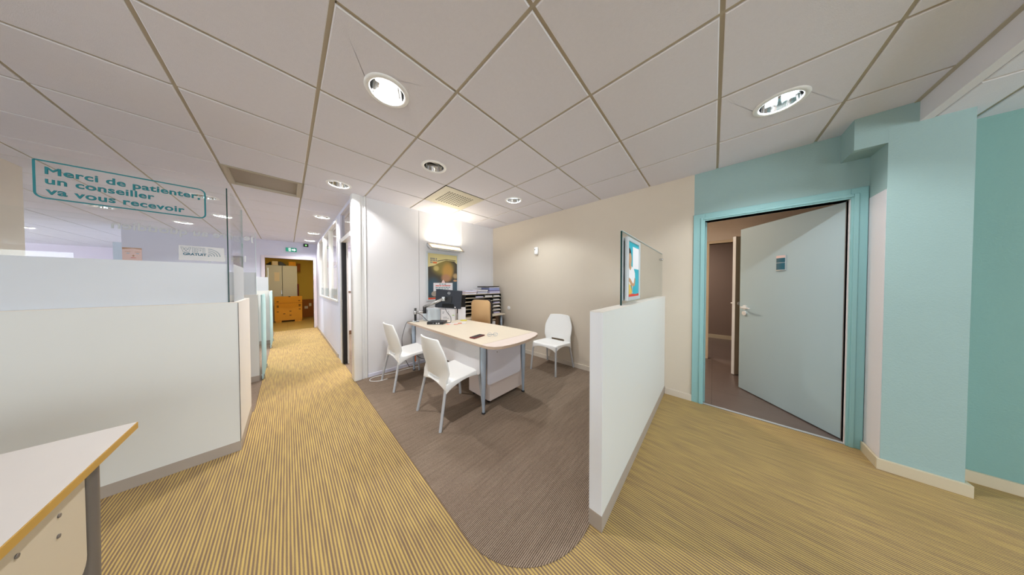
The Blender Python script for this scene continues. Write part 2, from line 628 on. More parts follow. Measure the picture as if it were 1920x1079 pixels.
sbox('trim_threshold', 'alu', RX + 0.005, RX + 0.03, -0.79, 0.07, 0.0, 0.006)
sbox('floor_storage', 'vinyl_o', -1.7, 1.7, FAR_Y + 0.02, 12.1, -0.06, 0.002)

# ------------------------------------------------------------------ ceiling
GX, GY, T = 0.7478, 1.1822, 0.6


def ceiling(name, x0, x1, y0, y1, z, holes, skip):
    tiles = MB()
    i0, i1 = math.floor((x0 - GX) / T), math.ceil((x1 - GX) / T)
    j0, j1 = math.floor((y0 - GY) / T), math.ceil((y1 - GY) / T)
    g = 0.009
    for i in range(i0, i1):
        for j in range(j0, j1):
            cx0, cx1 = max(x0, GX + i * T), min(x1, GX + (i + 1) * T)
            cy0, cy1 = max(y0, GY + j * T), min(y1, GY + (j + 1) * T)
            if cx1 - cx0 < 0.03 or cy1 - cy0 < 0.03:
                continue
            if (i, j) in skip:
                continue
            tx0, tx1, ty0, ty1 = cx0 + g, cx1 - g, cy0 + g, cy1 - g
            hole = holes.get((i, j))
            bm = tiles.bm
            bv = 0.004

            def ring(ax0, ax1, ay0, ay1, zz):
                return [bm.verts.new(p) for p in ((ax0, ay0, zz), (ax1, ay0, zz), (ax1, ay1, zz), (ax0, ay1, zz))]
            lo = ring(tx0 + bv, tx1 - bv, ty0 + bv, ty1 - bv, z)
            md = ring(tx0, tx1, ty0, ty1, z + 0.003)
            hi = ring(tx0, tx1, ty0, ty1, z + 0.009)
            for a, b, mi in ((lo, md, 2), (md, hi, 2)):
                for k in range(4):
                    f = bm.faces.new((a[k], a[(k + 1) % 4], b[(k + 1) % 4], b[k])); f.material_index = mi
            if hole is None:
                bm.faces.new(lo)
                tiles.quad([(cx0, cy0, z + 0.008), (cx1, cy0, z + 0.008), (cx1, cy1, z + 0.008), (cx0, cy1, z + 0.008)], 1)
            else:
                hx, hy, hr = hole
                n = 32
                circ = [bm.verts.new((hx + hr * cos(2 * pi * k / n), hy + hr * sin(2 * pi * k / n), z)) for k in range(n)]

                def sector(k):
                    a = (2 * pi * (k + 0.5) / n)
                    dx, dy = cos(a), sin(a)
                    return 1 if abs(dx) >= abs(dy) and dx > 0 else 3 if abs(dx) >= abs(dy) else 2 if dy > 0 else 0
                # corner index for each side: side0 (bottom y0), 1 right, 2 top, 3 left
                for k in range(n):
                    s0 = int(((2 * pi * k / n + pi / 4) % (2 * pi)) // (pi / 2))
                    cor = {0: lo[2], 1: lo[3], 2: lo[0], 3: lo[1]}[s0]
                    f = bm.faces.new((circ[k], circ[(k + 1) % n], cor))
                # join corners to circle at 45 degree points
                for q, (c_a, c_b) in enumerate(((lo[1], lo[2]), (lo[2], lo[3]), (lo[3], lo[0]), (lo[0], lo[1]))):
                    k = int(round((q * pi / 2 - pi / 4) % (2 * pi) / (2 * pi / n))) % n
                    bm.faces.new((circ[k], c_a, c_b))
                # grid strip round the tile
                for q in ((cx0, tx0 + bv, cy0, cy1), (tx1 - bv, cx1, cy0, cy1), (tx0, tx1, cy0, ty0 + bv), (tx0, tx1, ty1 - bv, cy1)):
                    tiles.quad([(q[0], q[2], z + 0.008), (q[1], q[2], z + 0.008), (q[1], q[3], z + 0.008), (q[0], q[3], z + 0.008)], 1)
    o = tiles.build(name, ['tile', 'tbar', 'tile_edge'])
    return struct(o)


def cell(x, y):
    return (math.floor((x - GX) / T), math.floor((y - GY) / T))


LIGHTS = [
    # x, y, state, label
    (0.446, 1.49, 'on', 'brightest round ceiling downlight, at the top of the photo above the carpet edge'),
    (1.05, 2.09, 'off', 'unlit round ceiling downlight with striped mirror reflector beside the perforated vent'),
    (0.446, 3.29, 'on', 'lit round ceiling downlight just before the end post of the white lamp wall'),
    (2.25, 2.09, 'cold', 'bluish lit round ceiling downlight beyond the perforated vent, near the beige wall'),
    (2.26, -0.31, 'cold', 'lit round ceiling downlight in front of the pale blue open door'),
    (0.446, 5.08, 'on', 'lit round corridor downlight, nearest of those along the glazed office wall'),
    (0.446, 6.85, 'on', 'lit round corridor downlight, middle one along the glazed office wall'),
    (0.446, 8.05, 'on', 'lit round corridor downlight, farthest one, close to the end wall'),
    (-0.76, 5.08, 'off', 'unlit white rimmed downlight behind the right end of the message on glass'),
    (-0.76, 6.28, 'on', 'lit downlight seen at the right edge of the counter glass'),
    (-1.36, 7.47, 'on', 'lit downlight seen through the counter glass above the wifi sticker'),
    (-1.96, 6.88, 'off', 'dark unlit downlight seen through the glass below the message frame'),
    (-3.76, 10.48, 'on', 'mirrored lit downlight modelled in the far left room, right of the beige column'),  # this and the next: lights reflected in the counter glass, built as downlights
    (-4.36, 11.68, 'on', 'mirrored lit downlight modelled deepest in the far left room beside the beige column'),
]
holes = {}
for x, y, st, lb in LIGHTS:
    holes[cell(x, y)] = (x, y, 0.1)
vent_cell = cell(1.65, 2.70)
ac_cell = cell(-0.15, 3.85)
ceiling('ceiling', LEFT_X, RX + 0.02, -0.975, FAR_Y + 0.05, CZ, holes, {vent_cell, ac_cell})
ceiling('ceiling_north', LEFT_X, -2.25, FAR_Y + 0.05, NORTH_Y, CZ, holes, set())  # far left room modelled from a reflection in the counter glass
ceiling('ceiling_low', LEFT_X, RX + 0.02, REAR_Y, -1.02, LZ, {}, set())
sbox('trim_ceiling_step', 'white_paint', LEFT_X, 2.87, -1.02, -0.975, LZ - 0.002, CZ + 0.012)
sbox('trim_ceiling_step_bead', 'tbar', LEFT_X, 2.87, -0.975, -0.955, CZ - 0.004, CZ + 0.01)
sbox('trim_slab', 'white_paint', LEFT_X - 0.2, RX + 0.3, REAR_Y - 0.05, FAR_Y + 0.1, CZ + 0.16, CZ + 0.2)
sbox('trim_slab_north', 'white_paint', LEFT_X - 0.2, -2.25, FAR_Y + 0.1, NORTH_Y + 0.2, CZ + 0.16, CZ + 0.2)


def downlight(x, y, st, label):
    t = thing('downlight', label, 'ceiling light', (x, y, CZ), 0, 'round ceiling downlights')
    MB().lathe([(0.093, 0.001), (0.095, -0.006), (0.112, -0.007), (0.122, -0.003), (0.123, 0.0)], (0, 0, 0), 40).build('trim_ring', 'white_gloss', t, local=True)
    MB().lathe([(0.094, 0.0), (0.089, 0.03), (0.08, 0.075), (0.066, 0.11)], (0, 0, 0), 40).build('reflector', 'mirror', t, local=True)
    MB().lathe([(0.066, 0.11), (0.0, 0.112)], (0, 0, 0), 40).build('reflector_cap', 'lit_back' if st != 'off' else 'mirror', t, local=True)
    lm = {'on': 'lamp_white', 'cold': 'lamp_cold', 'off': 'lamp_off'}[st]
    for s in (-1, 1):
        MB().tube([(-0.055, s * 0.026, 0.062), (0.055, s * 0.026, 0.062)], 0.011, 12).build('tube_lamp', lm, t, local=True)
    if st != 'off':
        d = bpy.data.lights.new('downlight_beam', 'AREA')
        d.shape = 'DISK'; d.size = 0.055
        d.energy = (DOWN_W if st == 'on' else DOWN_W * 0.8) * (1.35 if y > 4 else 1.0)
        d.color = (1.0, 0.97, 0.95) if st == 'on' else (0.93, 0.98, 1.0)
        d.spread = radians(150)
        lo = bpy.data.objects.new('downlight_beam', d)
        COL.objects.link(lo)
        lo.parent = t
        lo.location = (0, 0, 0.048)
    return t


DOWN_W = 16.0
for L_ in LIGHTS:
    downlight(*L_)

# perforated vent
vx0, vy0 = GX + vent_cell[0] * T, GY + vent_cell[1] * T
t = thing('ceiling_vent', 'square cream perforated ceiling vent between two downlights', 'vent', (vx0 + 0.3, vy0 + 0.3, CZ))
mb = MB()
nh, hw, fr = 10, 0.027, 0.10
xs = [vx0 + fr + (0.6 - 2 * fr) * (k + 0.5) / nh for k in range(nh)]
edges = [vx0 + 0.001]
for xx in xs:
    edges += [xx - hw / 2, xx + hw / 2]
edges.append(vx0 + 0.599)
for a in range(len(edges) - 1):
    x0, x1 = edges[a], edges[a + 1]
    if a % 2 == 0:
        mb.box(x0, x1, vy0 + 0.001, vy0 + 0.599, CZ - 0.004, CZ - 0.001)
    else:
        prev = vy0 + 0.001
        for k in range(nh):
            yc = vy0 + fr + (0.6 - 2 * fr) * (k + 0.5) / nh
            mb.box(x0, x1, prev, yc - 0.0105, CZ - 0.004, CZ - 0.001)
            prev = yc + 0.0105
        mb.box(x0, x1, prev, vy0 + 0.599, CZ - 0.004, CZ - 0.001)
mb.build('perforated_plate', 'vent', t)
MB().box(vx0 + 0.0, vx0 + 0.6, vy0, vy0 + 0.6, CZ + 0.06, CZ + 0.064).box(vx0, vx0 + 0.6, vy0, vy0 + 0.006, CZ + 0.004, CZ + 0.06).box(vx0, vx0 + 0.6, vy0 + 0.594, vy0 + 0.6, CZ + 0.004, CZ + 0.06).box(vx0, vx0 + 0.006, vy0 + 0.006, vy0 + 0.594, CZ + 0.004, CZ + 0.06).box(vx0 + 0.594, vx0 + 0.6, vy0 + 0.006, vy0 + 0.594, CZ + 0.004, CZ + 0.06).build('duct_box', 'black_matt', t)

# recessed square panel over the corridor
ax0, ay0 = GX + ac_cell[0] * T, GY + ac_cell[1] * T
t = thing('recessed_ceiling_panel', 'recessed taupe square ceiling panel in a pale frame over the corridor', 'ceiling panel', (ax0 + 0.3, ay0 + 0.3, CZ))
mb = MB()
f1 = 0.045
mb.box(ax0 + 0.004, ax0 + f1, ay0 + 0.004, ay0 + 0.596, CZ - 0.003, CZ + 0.03).box(ax0 + 0.6 - f1, ax0 + 0.596, ay0 + 0.004, ay0 + 0.596, CZ - 0.003, CZ + 0.03)
mb.box(ax0 + f1, ax0 + 0.6 - f1, ay0 + 0.004, ay0 + 0.03, CZ - 0.003, CZ + 0.03).box(ax0 + f1, ax0 + 0.6 - f1, ay0 + 0.57, ay0 + 0.596, CZ - 0.003, CZ + 0.03)
mb.build('frame', 'tbar', t)
MB().box(ax0 + f1, ax0 + 0.6 - f1, ay0 + 0.03, ay0 + 0.57, CZ + 0.022, CZ + 0.03).build('panel', 'ac_panel', t)

# ------------------------------------------------------------------ right wall: beige part, teal part, door opening, column
DY0, DY1, DZ = -0.79, 0.07, 1.985
sbox('wall_right', 'beige', RX, RX + 0.1, 0.16, 3.6, 0, CZ + 0.012)
wall_holes('wall_right_teal', 'teal', 'x', RX, RX + 0.1, REAR_Y, 0.16, 0, CZ + 0.012, [(DY0, DY1, 0, DZ)])
mb = MB()
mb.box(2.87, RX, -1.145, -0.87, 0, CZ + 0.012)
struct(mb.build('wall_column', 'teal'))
sbox('wall_right_rear', 'teal_deep', RX - 0.004, RX, REAR_Y, -1.147, 0, CZ + 0.012)
struct(MB().box(2.872, RX, -0.8702, -0.868, 0, 1.97).build('wall_column_light_step', 'white_paint'))  # lighter lower part: an exposure step put into the wall colour
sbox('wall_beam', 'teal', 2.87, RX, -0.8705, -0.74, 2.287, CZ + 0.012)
# skirting
sb = 0.072
sbox('baseboard_right', 'skirt_b', RX - 0.016, RX, 0.485, 3.5, 0, sb, bevel=0.003)
sbox('baseboard_right_short', 'skirt_b', RX - 0.016, RX, 0.165, 0.41, 0, sb, bevel=0.003)
sbox('baseboard_column', 'skirt', 2.852, 2.87, -1.165, -0.852, 0, 0.075, bevel=0.002)
sbox('baseboard_column_side', 'skirt', 2.871, RX - 0.02, -0.867, -0.852, 0, 0.075, bevel=0.002)
sbox('baseboard_column_far', 'skirt', 2.871, RX, -1.165, -1.146, 0, 0.075, bevel=0.002)
sbox('baseboard_right_rear', 'skirt', RX - 0.018, RX, REAR_Y, -1.166, 0, 0.075, bevel=0.002)

# door frame (structure) and door leaf
fr_o = 0.095
d1 = struct(MB().box(RX - 0.012, RX + 0.1, DY1 - 0.0, DY1 + fr_o, 0, DZ + 0.08, bevel=0.003)
            .box(RX - 0.012, RX + 0.1, DY0 - 0.075, DY0, 0, DZ + 0.08, bevel=0.003)
            .box(RX - 0.012, RX + 0.1, DY0, DY1, DZ, DZ + 0.08, bevel=0.003)
            .box(RX - 0.02, RX - 0.006, DY1 + 0.012, DY1 + 0.036, 0, DZ + 0.036, bevel=0.004)
            .box(RX - 0.02, RX - 0.006, DY0 - 0.036, DY0 - 0.012, 0, DZ + 0.036, bevel=0.004)
            .box(RX - 0.02, RX - 0.006, DY0 - 0.012, DY1 + 0.012, DZ + 0.012, DZ + 0.036, bevel=0.004)
            .box(RX + 0.06, RX + 0.1, DY1 - 0.014, DY1, 0, DZ - 0.001)
            .build('door_1_frame', 'teal_gloss'))
struct(MB().box(RX + 0.0, RX + 0.022, DY0, DY0 + 0.003, 0, DZ).build('trim_door_seal', 'white_paint'))
# leaf, local frame: x along the leaf from the hinge, +y is the face seen from the desks
DW = 0.907
HX, HY = 3.166, -0.786
ang = math.atan2(-0.254 - HY, 3.877 - HX)
leaf = thing('door_1', 'pale blue door standing open into the side room, hinged by the column', 'door', (HX, HY, 0), ang)
del leaf['category']; del leaf['label']
leaf['kind'] = 'structure'
MB().box(0, DW, -0.042, 0, 0.012, 1.985, bevel=0.002).build('door_leaf', 'door_blue', leaf, local=True)
MB().box(-0.004, 0.0005, -0.0425, 0.0005, 0.012, 1.985).build('hinge_edge', 'steel_d', leaf, local=True)
hu, hz = 0.833, 1.024


def lever(parent, u, z, side, dirn):
    y0 = 0 if side > 0 else -0.042
    s = 1 if side > 0 else -1
    mbx = MB()
    mbx.tube([(u, y0, z), (u, y0 + s * 0.012, z)], 0.026, 24)
    mbx.tube([(u, y0, z), (u, y0 + s * 0.05, z), (u + dirn * 0.015, y0 + s * 0.056, z), (u + dirn * 0.115, y0 + s * 0.056, z - 0.004)], [0.010, 0.010, 0.0105, 0.008], 12)
    return mbx.build('door_handle', 'white_gloss', parent, local=True, smooth=50)


lever(leaf, hu, hz, 1, -1)
MB().tube([(hu + 0.005, 0, hz - 0.072), (hu + 0.005, 0.012, hz - 0.072)], 0.026, 24).build('lock_rosette', 'white_gloss', leaf, local=True)
# name plate on the door
nrm = Vector((-sin(ang), cos(ang), 0)); dr = Vector((cos(ang), sin(ang), 0))
pc = Vector((HX, HY, 0)) + dr * 0.457 + nrm * 0.001 + Vector((0, 0, 1.527))
t = thing('door_sign', 'small blue and white name plate on the pale blue door', 'sign', pc, ang)
n = 10
outl2 = [(-0.045 + 0.09 * k / n, 0.004 + 0.012 * sin(pi * k / n)) for k in range(n + 1)] + [(0.045, 0.0), (-0.045, 0.0)]
MB().prism(outl2, 'z', -0.078, 0.078).build('plate', 'alu', t, local=True)


def curved(z0, z1, x0=-0.04, x1=0.04, lift=0.0006):
    mbx = MB()
    for k in range(n):
        a, b = x0 + (x1 - x0) * k / n, x0 + (x1 - x0) * (k + 1) / n
        ya = 0.004 + 0.012 * sin(pi * (a + 0.045) / 0.09) + lift
        yb = 0.004 + 0.012 * sin(pi * (b + 0.045) / 0.09) + lift
        mbx.quad([(a, ya, z0), (b, yb, z0), (b, yb, z1), (a, ya, z1)])
    return mbx


curved(0.052, 0.076).build('pale_strip', 'pink', t, local=True)
curved(0.004, 0.05).build('upper_insert', 'teal_dark_print', t, local=True)
curved(-0.07, 0.0).build('lower_insert', 'teal_dark_print', t, local=True)

# side room behind the door
SX1 = 5.05
sbox('wall_side_room_north', 'cream_wall', RX + 0.1, 8.0, 2.0, 2.1, 0, 2.45)
sbox('wall_side_room_south', 'cream_wall', RX + 0.1, 8.0, -2.2, -2.1, 0, 2.45)
wall_holes('wall_side_room_east', 'cream_wall', 'x', SX1, SX1 + 0.1, -2.1, 2.0, 0, 2.45, [(-0.72, 0.07, 0, 2.0)])
struct(MB().box(SX1 - 0.012, SX1 + 0.1, 0.055, 0.115, 0, 2.045, bevel=0.003).box(SX1 - 0.012, SX1 + 0.1, -0.77, -0.72, 0, 2.045, bevel=0.003)
       .box(SX1 - 0.012, SX1 + 0.1, -0.72, 0.055, 2.0, 2.045, bevel=0.003).build('door_2_frame', 'cream_door'))
ceiling('ceiling_side_room', RX + 0.1, SX1, -2.1, 2.0, 2.43, {}, set())
sbox('ceiling_back_corridor', 'brown_wall', SX1 + 0.1, 8.0, -2.1, 2.0, 2.42, 2.45)
sbox('wall_back_corridor', 'brown_wall', 7.1, 7.2, -2.1, 2.0, 0, 2.42)
sbox('baseboard_back_corridor', 'skirt', 7.08, 7.1, -2.1, 2.0, 0, 0.09)
ang2 = math.atan2(-0.72 + 0.26, SX1 - 4.45)
leaf2 = thing('door_2', 'cream', 'door', (4.41, -0.20, 0), math.atan2(-0.72 + 0.20, SX1 - 0.02 - 4.41))
del leaf2['category']; del leaf2['label']
leaf2['kind'] = 'structure'
MB().box(0, 0.755, -0.04, 0, 0.01, 1.985, bevel=0.002).build('door_leaf', 'cream_door', leaf2, local=True)
MB().box(-0.0015, 0.0, -0.038, -0.002, 0.012, 1.983).build('door_edge', 'white_gloss', leaf2, local=True)
for s in (1, -1):
    lever(leaf2, 0.055, 1.03, s, 1)
l = bpy.data.lights.new('side_room_lamp', 'AREA'); l.shape = 'DISK'; l.size = 0.3; l.energy = 26; l.color = (1.0, 0.86, 0.7)
lo = bpy.data.objects.new('side_room_lamp', l); COL.objects.link(lo); lo.location = (4.1, 1.3, 2.40)

l = bpy.data.lights.new('back_corridor_fill', 'AREA'); l.shape = 'DISK'; l.size = 0.3; l.energy = 26; l.color = (1.0, 0.88, 0.76)  # added fill light to lift the dark corridor, no fixture there
lo = bpy.data.objects.new('back_corridor_fill', l); COL.objects.link(lo); lo.location = (6.2, 0.9, 2.40)

# ------------------------------------------------------------------ white lamp wall (Y = 3.5) with its end post
WY = 3.5
mb = MB()
mb.box(0.70, RX, WY + 0.012, WY + 0.1, 0, CZ + 0.012, mi=1)
for a, b in ((0.765, 1.487), (1.493, 2.285), (2.331, 3.06), (3.064, RX)):
    mb.box(a, b, WY, WY + 0.012, 0.0, CZ + 0.012)
mb.box(2.285, 2.331, WY - 0.004, WY + 0.012, 0, CZ + 0.012, bevel=0.002)
struct(mb.build('wall_back', ['wall_white', 'kick']))
struct(MB().box(0.60, 0.70, WY - 0.035, WY + 0.105, 0, CZ + 0.012, bevel=0.02, seg=4).box(0.70, 0.725, WY - 0.012, WY + 0.1, 0, CZ + 0.012, bevel=0.003)
       .box(0.735, 0.76, WY - 0.012, WY + 0.012, 0, CZ + 0.012, bevel=0.004).box(0.725, 0.735, WY, WY + 0.012, 0, CZ).build('trim_post', 'white_gloss', smooth=40))
sbox('baseboard_back', 'lilac_white', 0.765, RX - 0.02, WY - 0.012, WY, 0.004, 0.05, bevel=0.002)

# glazed office wall along the corridor
GXW = 0.62
mb = MB()
DYA, DYB = 3.72, 4.36      # door opening
mb.box(GXW, GXW + 0.06, 3.60, DYA, 0, CZ + 0.012)
mb.box(GXW, GXW + 0.06, DYB + 0.14, 4.84, 0, CZ + 0.012)
mb.box(GXW, GXW + 0.06, 4.84, 7.83, 0, 1.0)
mb.box(GXW, GXW + 0.06, 7.83, FAR_Y, 0, CZ + 0.012)
mb.box(GXW, GXW + 0.06, 4.84, 7.83, 2.46, CZ + 0.012)
mb.box(GXW, GXW + 0.06, DYA, DYB + 0.14, 2.46, CZ + 0.012)
struct(mb.build('wall_corridor', 'lilac_white'))
struct(MB().box(GXW - 0.012, GXW + 0.07, DYB + 0.08, DYB + 0.16, 0, 2.05, bevel=0.004).box(GXW - 0.012, GXW + 0.07, DYA - 0.04, DYB + 0.14, 1.985, 2.05, bevel=0.004)
       .build('door_3_frame', 'white_gloss'))
d3 = struct(MB().box(GXW - 0.004, GXW + 0.05, DYB + 0.0, DYB + 0.08, 0.01, 1.985).build('door_3', 'black'))
MB().box(GXW - 0.008, GXW - 0.004, DYB + 0.01, DYB + 0.05, 0.9, 1.06).build('strike_plate', 'chrome', d3)
struct(MB().box(GXW + 0.05, GXW + 0.07, DYB - 0.03, DYB + 0.06, 0.01, 1.985).build('door_3_edge', 'white_gloss'))
struct(MB().box(GXW + 0.026, GXW + 0.034, DYA, DYB + 0.14, 2.05, 2.46).build('window_transom', 'glass'))
k_ = 1
for a, b in ((4.86, 5.9), (5.94, 6.88), (6.92, 7.81)):
    w = struct(MB().box(GXW + 0.026, GXW + 0.034, a, b, 1.02, 2.44).build('window_%d' % k_, 'glass'))
    MB().box(GXW + 0.034, GXW + 0.036, a, b, 1.02, 1.22).build('frosted_band', 'frost2', w)
    k_ += 1
struct(MB().box(GXW - 0.008, GXW + 0.068, 4.84, 7.83, 0.985, 1.02).box(GXW - 0.008, GXW + 0.068, 4.84, 7.83, 2.44, 2.465).box(GXW - 0.008, GXW + 0.068, 4.82, 4.86, 0.985, 2.465)
       .box(GXW - 0.008, GXW + 0.068, 5.90, 5.94, 1.02, 2.44).box(GXW - 0.008, GXW + 0.068, 6.88, 6.92, 1.02, 2.44).box(GXW - 0.008, GXW + 0.068, 7.81, 7.85, 0.985, 2.465)
       .build('window_frame_corridor', 'white_gloss'))
sbox('baseboard_corridor', 'kick', GXW - 0.012, GXW, 4.85, FAR_Y - 0.02, 0, 0.06, bevel=0.002)
# interior of the glazed office
sbox('wall_office_east', 'cream_wall', RX, RX + 0.1, 3.6, FAR_Y, 0, CZ + 0.012)
sbox('wall_office_divider', 'wall_white', 0.70, RX, 6.9, 6.96, 0, 1.1)
sbox('baseboard_office', 'brown', 0.70, RX, 6.88, 6.9, 0.004, 0.1)
sbox('trim_office_rail', 'brown', 0.70, RX, 6.87, 6.97, 1.1, 1.13)
l = bpy.data.lights.new('office_lamp', 'AREA'); l.shape = 'SQUARE'; l.size = 0.5; l.energy = 70; l.color = (1.0, 0.95, 0.88)
lo = bpy.data.objects.new('office_lamp', l); COL.objects.link(lo); lo.location = (1.9, 5.2, 2.49)
l = bpy.data.lights.new('office_lamp', 'AREA'); l.shape = 'SQUARE'; l.size = 0.5; l.energy = 60; l.color = (1.0, 0.95, 0.88)
lo = bpy.data.objects.new('office_lamp', l); COL.objects.link(lo); lo.location = (1.9, 7.8, 2.49)

# ------------------------------------------------------------------ end wall, storage room, rear and left walls
wall_holes('wall_end', 'lilac_white', 'y', FAR_Y, FAR_Y + 0.1, -2.3, RX, 0, CZ + 0.012, [(-0.40, 0.55, 0, 2.03)])
struct(MB().box(-0.468, -0.40, FAR_Y - 0.015, FAR_Y + 0.11, 0, 2.09, bevel=0.004).box(0.55, 0.62, FAR_Y - 0.015, FAR_Y + 0.11, 0, 2.09, bevel=0.004)
       .box(-0.40, 0.55, FAR_Y - 0.015, FAR_Y + 0.11, 2.03, 2.10, bevel=0.004).build('door_4_frame', 'mauve_white'))
sbox('wall_storage_back', 'ochre_wall', -1.7, 1.7, 12.0, 12.1, 0, 2.6)
sbox('wall_storage_left', 'ochre_wall', -1.8, -1.7, FAR_Y + 0.1, 12.1, 0, 2.6)
sbox('wall_storage_right', 'ochre_wall', 0.95, 1.05, FAR_Y + 0.1, 12.0, 0, 2.6)
sbox('ceiling_storage', 'ochre_wall', -1.7, 1.7, FAR_Y + 0.1, 12.1, 2.56, 2.6)
l = bpy.data.lights.new('storage_lamp', 'AREA'); l.shape = 'DISK'; l.size = 0.25; l.energy = 22; l.color = (1.0, 0.80, 0.42)
lo = bpy.data.objects.new('storage_lamp', l); COL.objects.link(lo); lo.location = (0.2, 9.7, 2.54)

rear_holes = [(-7.4, -4.2, 0.4, 2.3), (-0.8, 2.4, 0.4, 2.3)]  # unseen windows, placed for the fill lamps and clear of the glass reflections
wall_holes('wall_rear', 'white_paint', 'y', REAR_Y - 0.1, REAR_Y, LEFT_X, RX, 0, CZ + 0.012, rear_holes)
side_holes = [(-2.0, 3.0, 0.4, 2.3), (8.0, 13.0, 0.4, 2.3)]  # unseen side windows, added for the fill lamps
wall_holes('wall_left', 'white_paint', 'x', LEFT_X - 0.1, LEFT_X, REAR_Y, NORTH_Y, 0, CZ + 0.012, side_holes)
wn_ = 4
for a, b, c, d in rear_holes:
    w = MB()
    w.box(a, b, REAR_Y - 0.08, REAR_Y - 0.02, c, c + 0.06).box(a, b, REAR_Y - 0.08, REAR_Y - 0.02, d - 0.06, d).box(a, a + 0.06, REAR_Y - 0.08, REAR_Y - 0.02, c + 0.06, d - 0.06).box(b - 0.06, b, REAR_Y - 0.08, REAR_Y - 0.02, c + 0.06, d - 0.06)
    w.box((a + b) / 2 - 0.03, (a + b) / 2 + 0.03, REAR_Y - 0.08, REAR_Y - 0.02, c + 0.06, d - 0.06)
    f = struct(w.build('window_%d' % wn_, 'alu')); wn_ += 1
    MB().box(a + 0.06, b - 0.06, REAR_Y - 0.054, REAR_Y - 0.046, c + 0.06, d - 0.06).build('pane', 'glass', f)
for a, b, c, d in side_holes:
    w = MB()
    w.box(LEFT_X - 0.08, LEFT_X - 0.02, a, b, c, c + 0.06).box(LEFT_X - 0.08, LEFT_X - 0.02, a, b, d - 0.06, d).box(LEFT_X - 0.08, LEFT_X - 0.02, a, a + 0.06, c + 0.06, d - 0.06).box(LEFT_X - 0.08, LEFT_X - 0.02, b - 0.06, b, c + 0.06, d - 0.06)
    w.box(LEFT_X - 0.08, LEFT_X - 0.02, (a + b) / 2 - 0.03, (a + b) / 2 + 0.03, c + 0.06, d - 0.06)
    f = struct(w.build('window_%d' % wn_, 'alu')); wn_ += 1
    MB().box(LEFT_X - 0.054, LEFT_X - 0.046, a + 0.06, b - 0.06, c + 0.06, d - 0.06).build('pane', 'glass', f)
sbox('wall_north', 'lilac_wall', LEFT_X, -2.2, NORTH_Y, NORTH_Y + 0.1, 0, CZ + 0.012)  # lilac wall modelled from the same glass reflection
sbox('wall_north_side', 'lilac_white', -2.3, -2.2, FAR_Y + 0.1, NORTH_Y, 0, CZ + 0.012)
sbox('wall_pillar', 'skirt_b', -2.35, -1.85, 4.56, 5.16, 0, CZ + 0.0)

# ------------------------------------------------------------------ low partition on the right, with glass and poster frames
PXA, PXB, PYA, PYB, PH = 1.122, 3.098, 0.414, 0.482, 1.165
t = thing('low_partition', 'white low partition standing against the beige wall, with a grey kick plate', 'partition', ((PXA + PXB) / 2, 0.448, 0))
MB().box(PXA + 0.002, PXB, PYA, PYB, 0.085, PH - 0.004).build('body', 'white_panel', t)
MB().box(PXA, PXA + 0.002, PYA, PYB, 0.085, PH - 0.004).build('end_cap', 'white_end', t)
MB().box(PXA, PXB, PYA - 0.001, PYB + 0.001, PH - 0.004, PH, bevel=0.0015).build('top_cap', 'warm_end', t)
MB().box(PXA - 0.001, PXB, PYA - 0.002, PYB + 0.002, 0.0, 0.085, bevel=0.001).build('kick_plate', 'kick', t)
t = thing('glass_screen', 'clear glass screen on the white low partition, poster frames clipped to it', 'glass screen', (2.3, 0.449, PH))
MB().box(1.546, PXB, 0.445, 0.455, PH, 1.666).build('pane', 'glass', t)
MB().box(1.542, 1.546, 0.445, 0.455, PH, 1.666).build('dark_edge', 'glass_edge', t)
MB().box(1.542, PXB, 0.4448, 0.4552, 1.666, 1.669).build('top_edge', 'glass_edge_l', t)
MB().tube([(3.06, 0.435, 1.60), (3.06, 0.465, 1.60)], 0.012, 16).build('wall_clip', 'chrome', t)


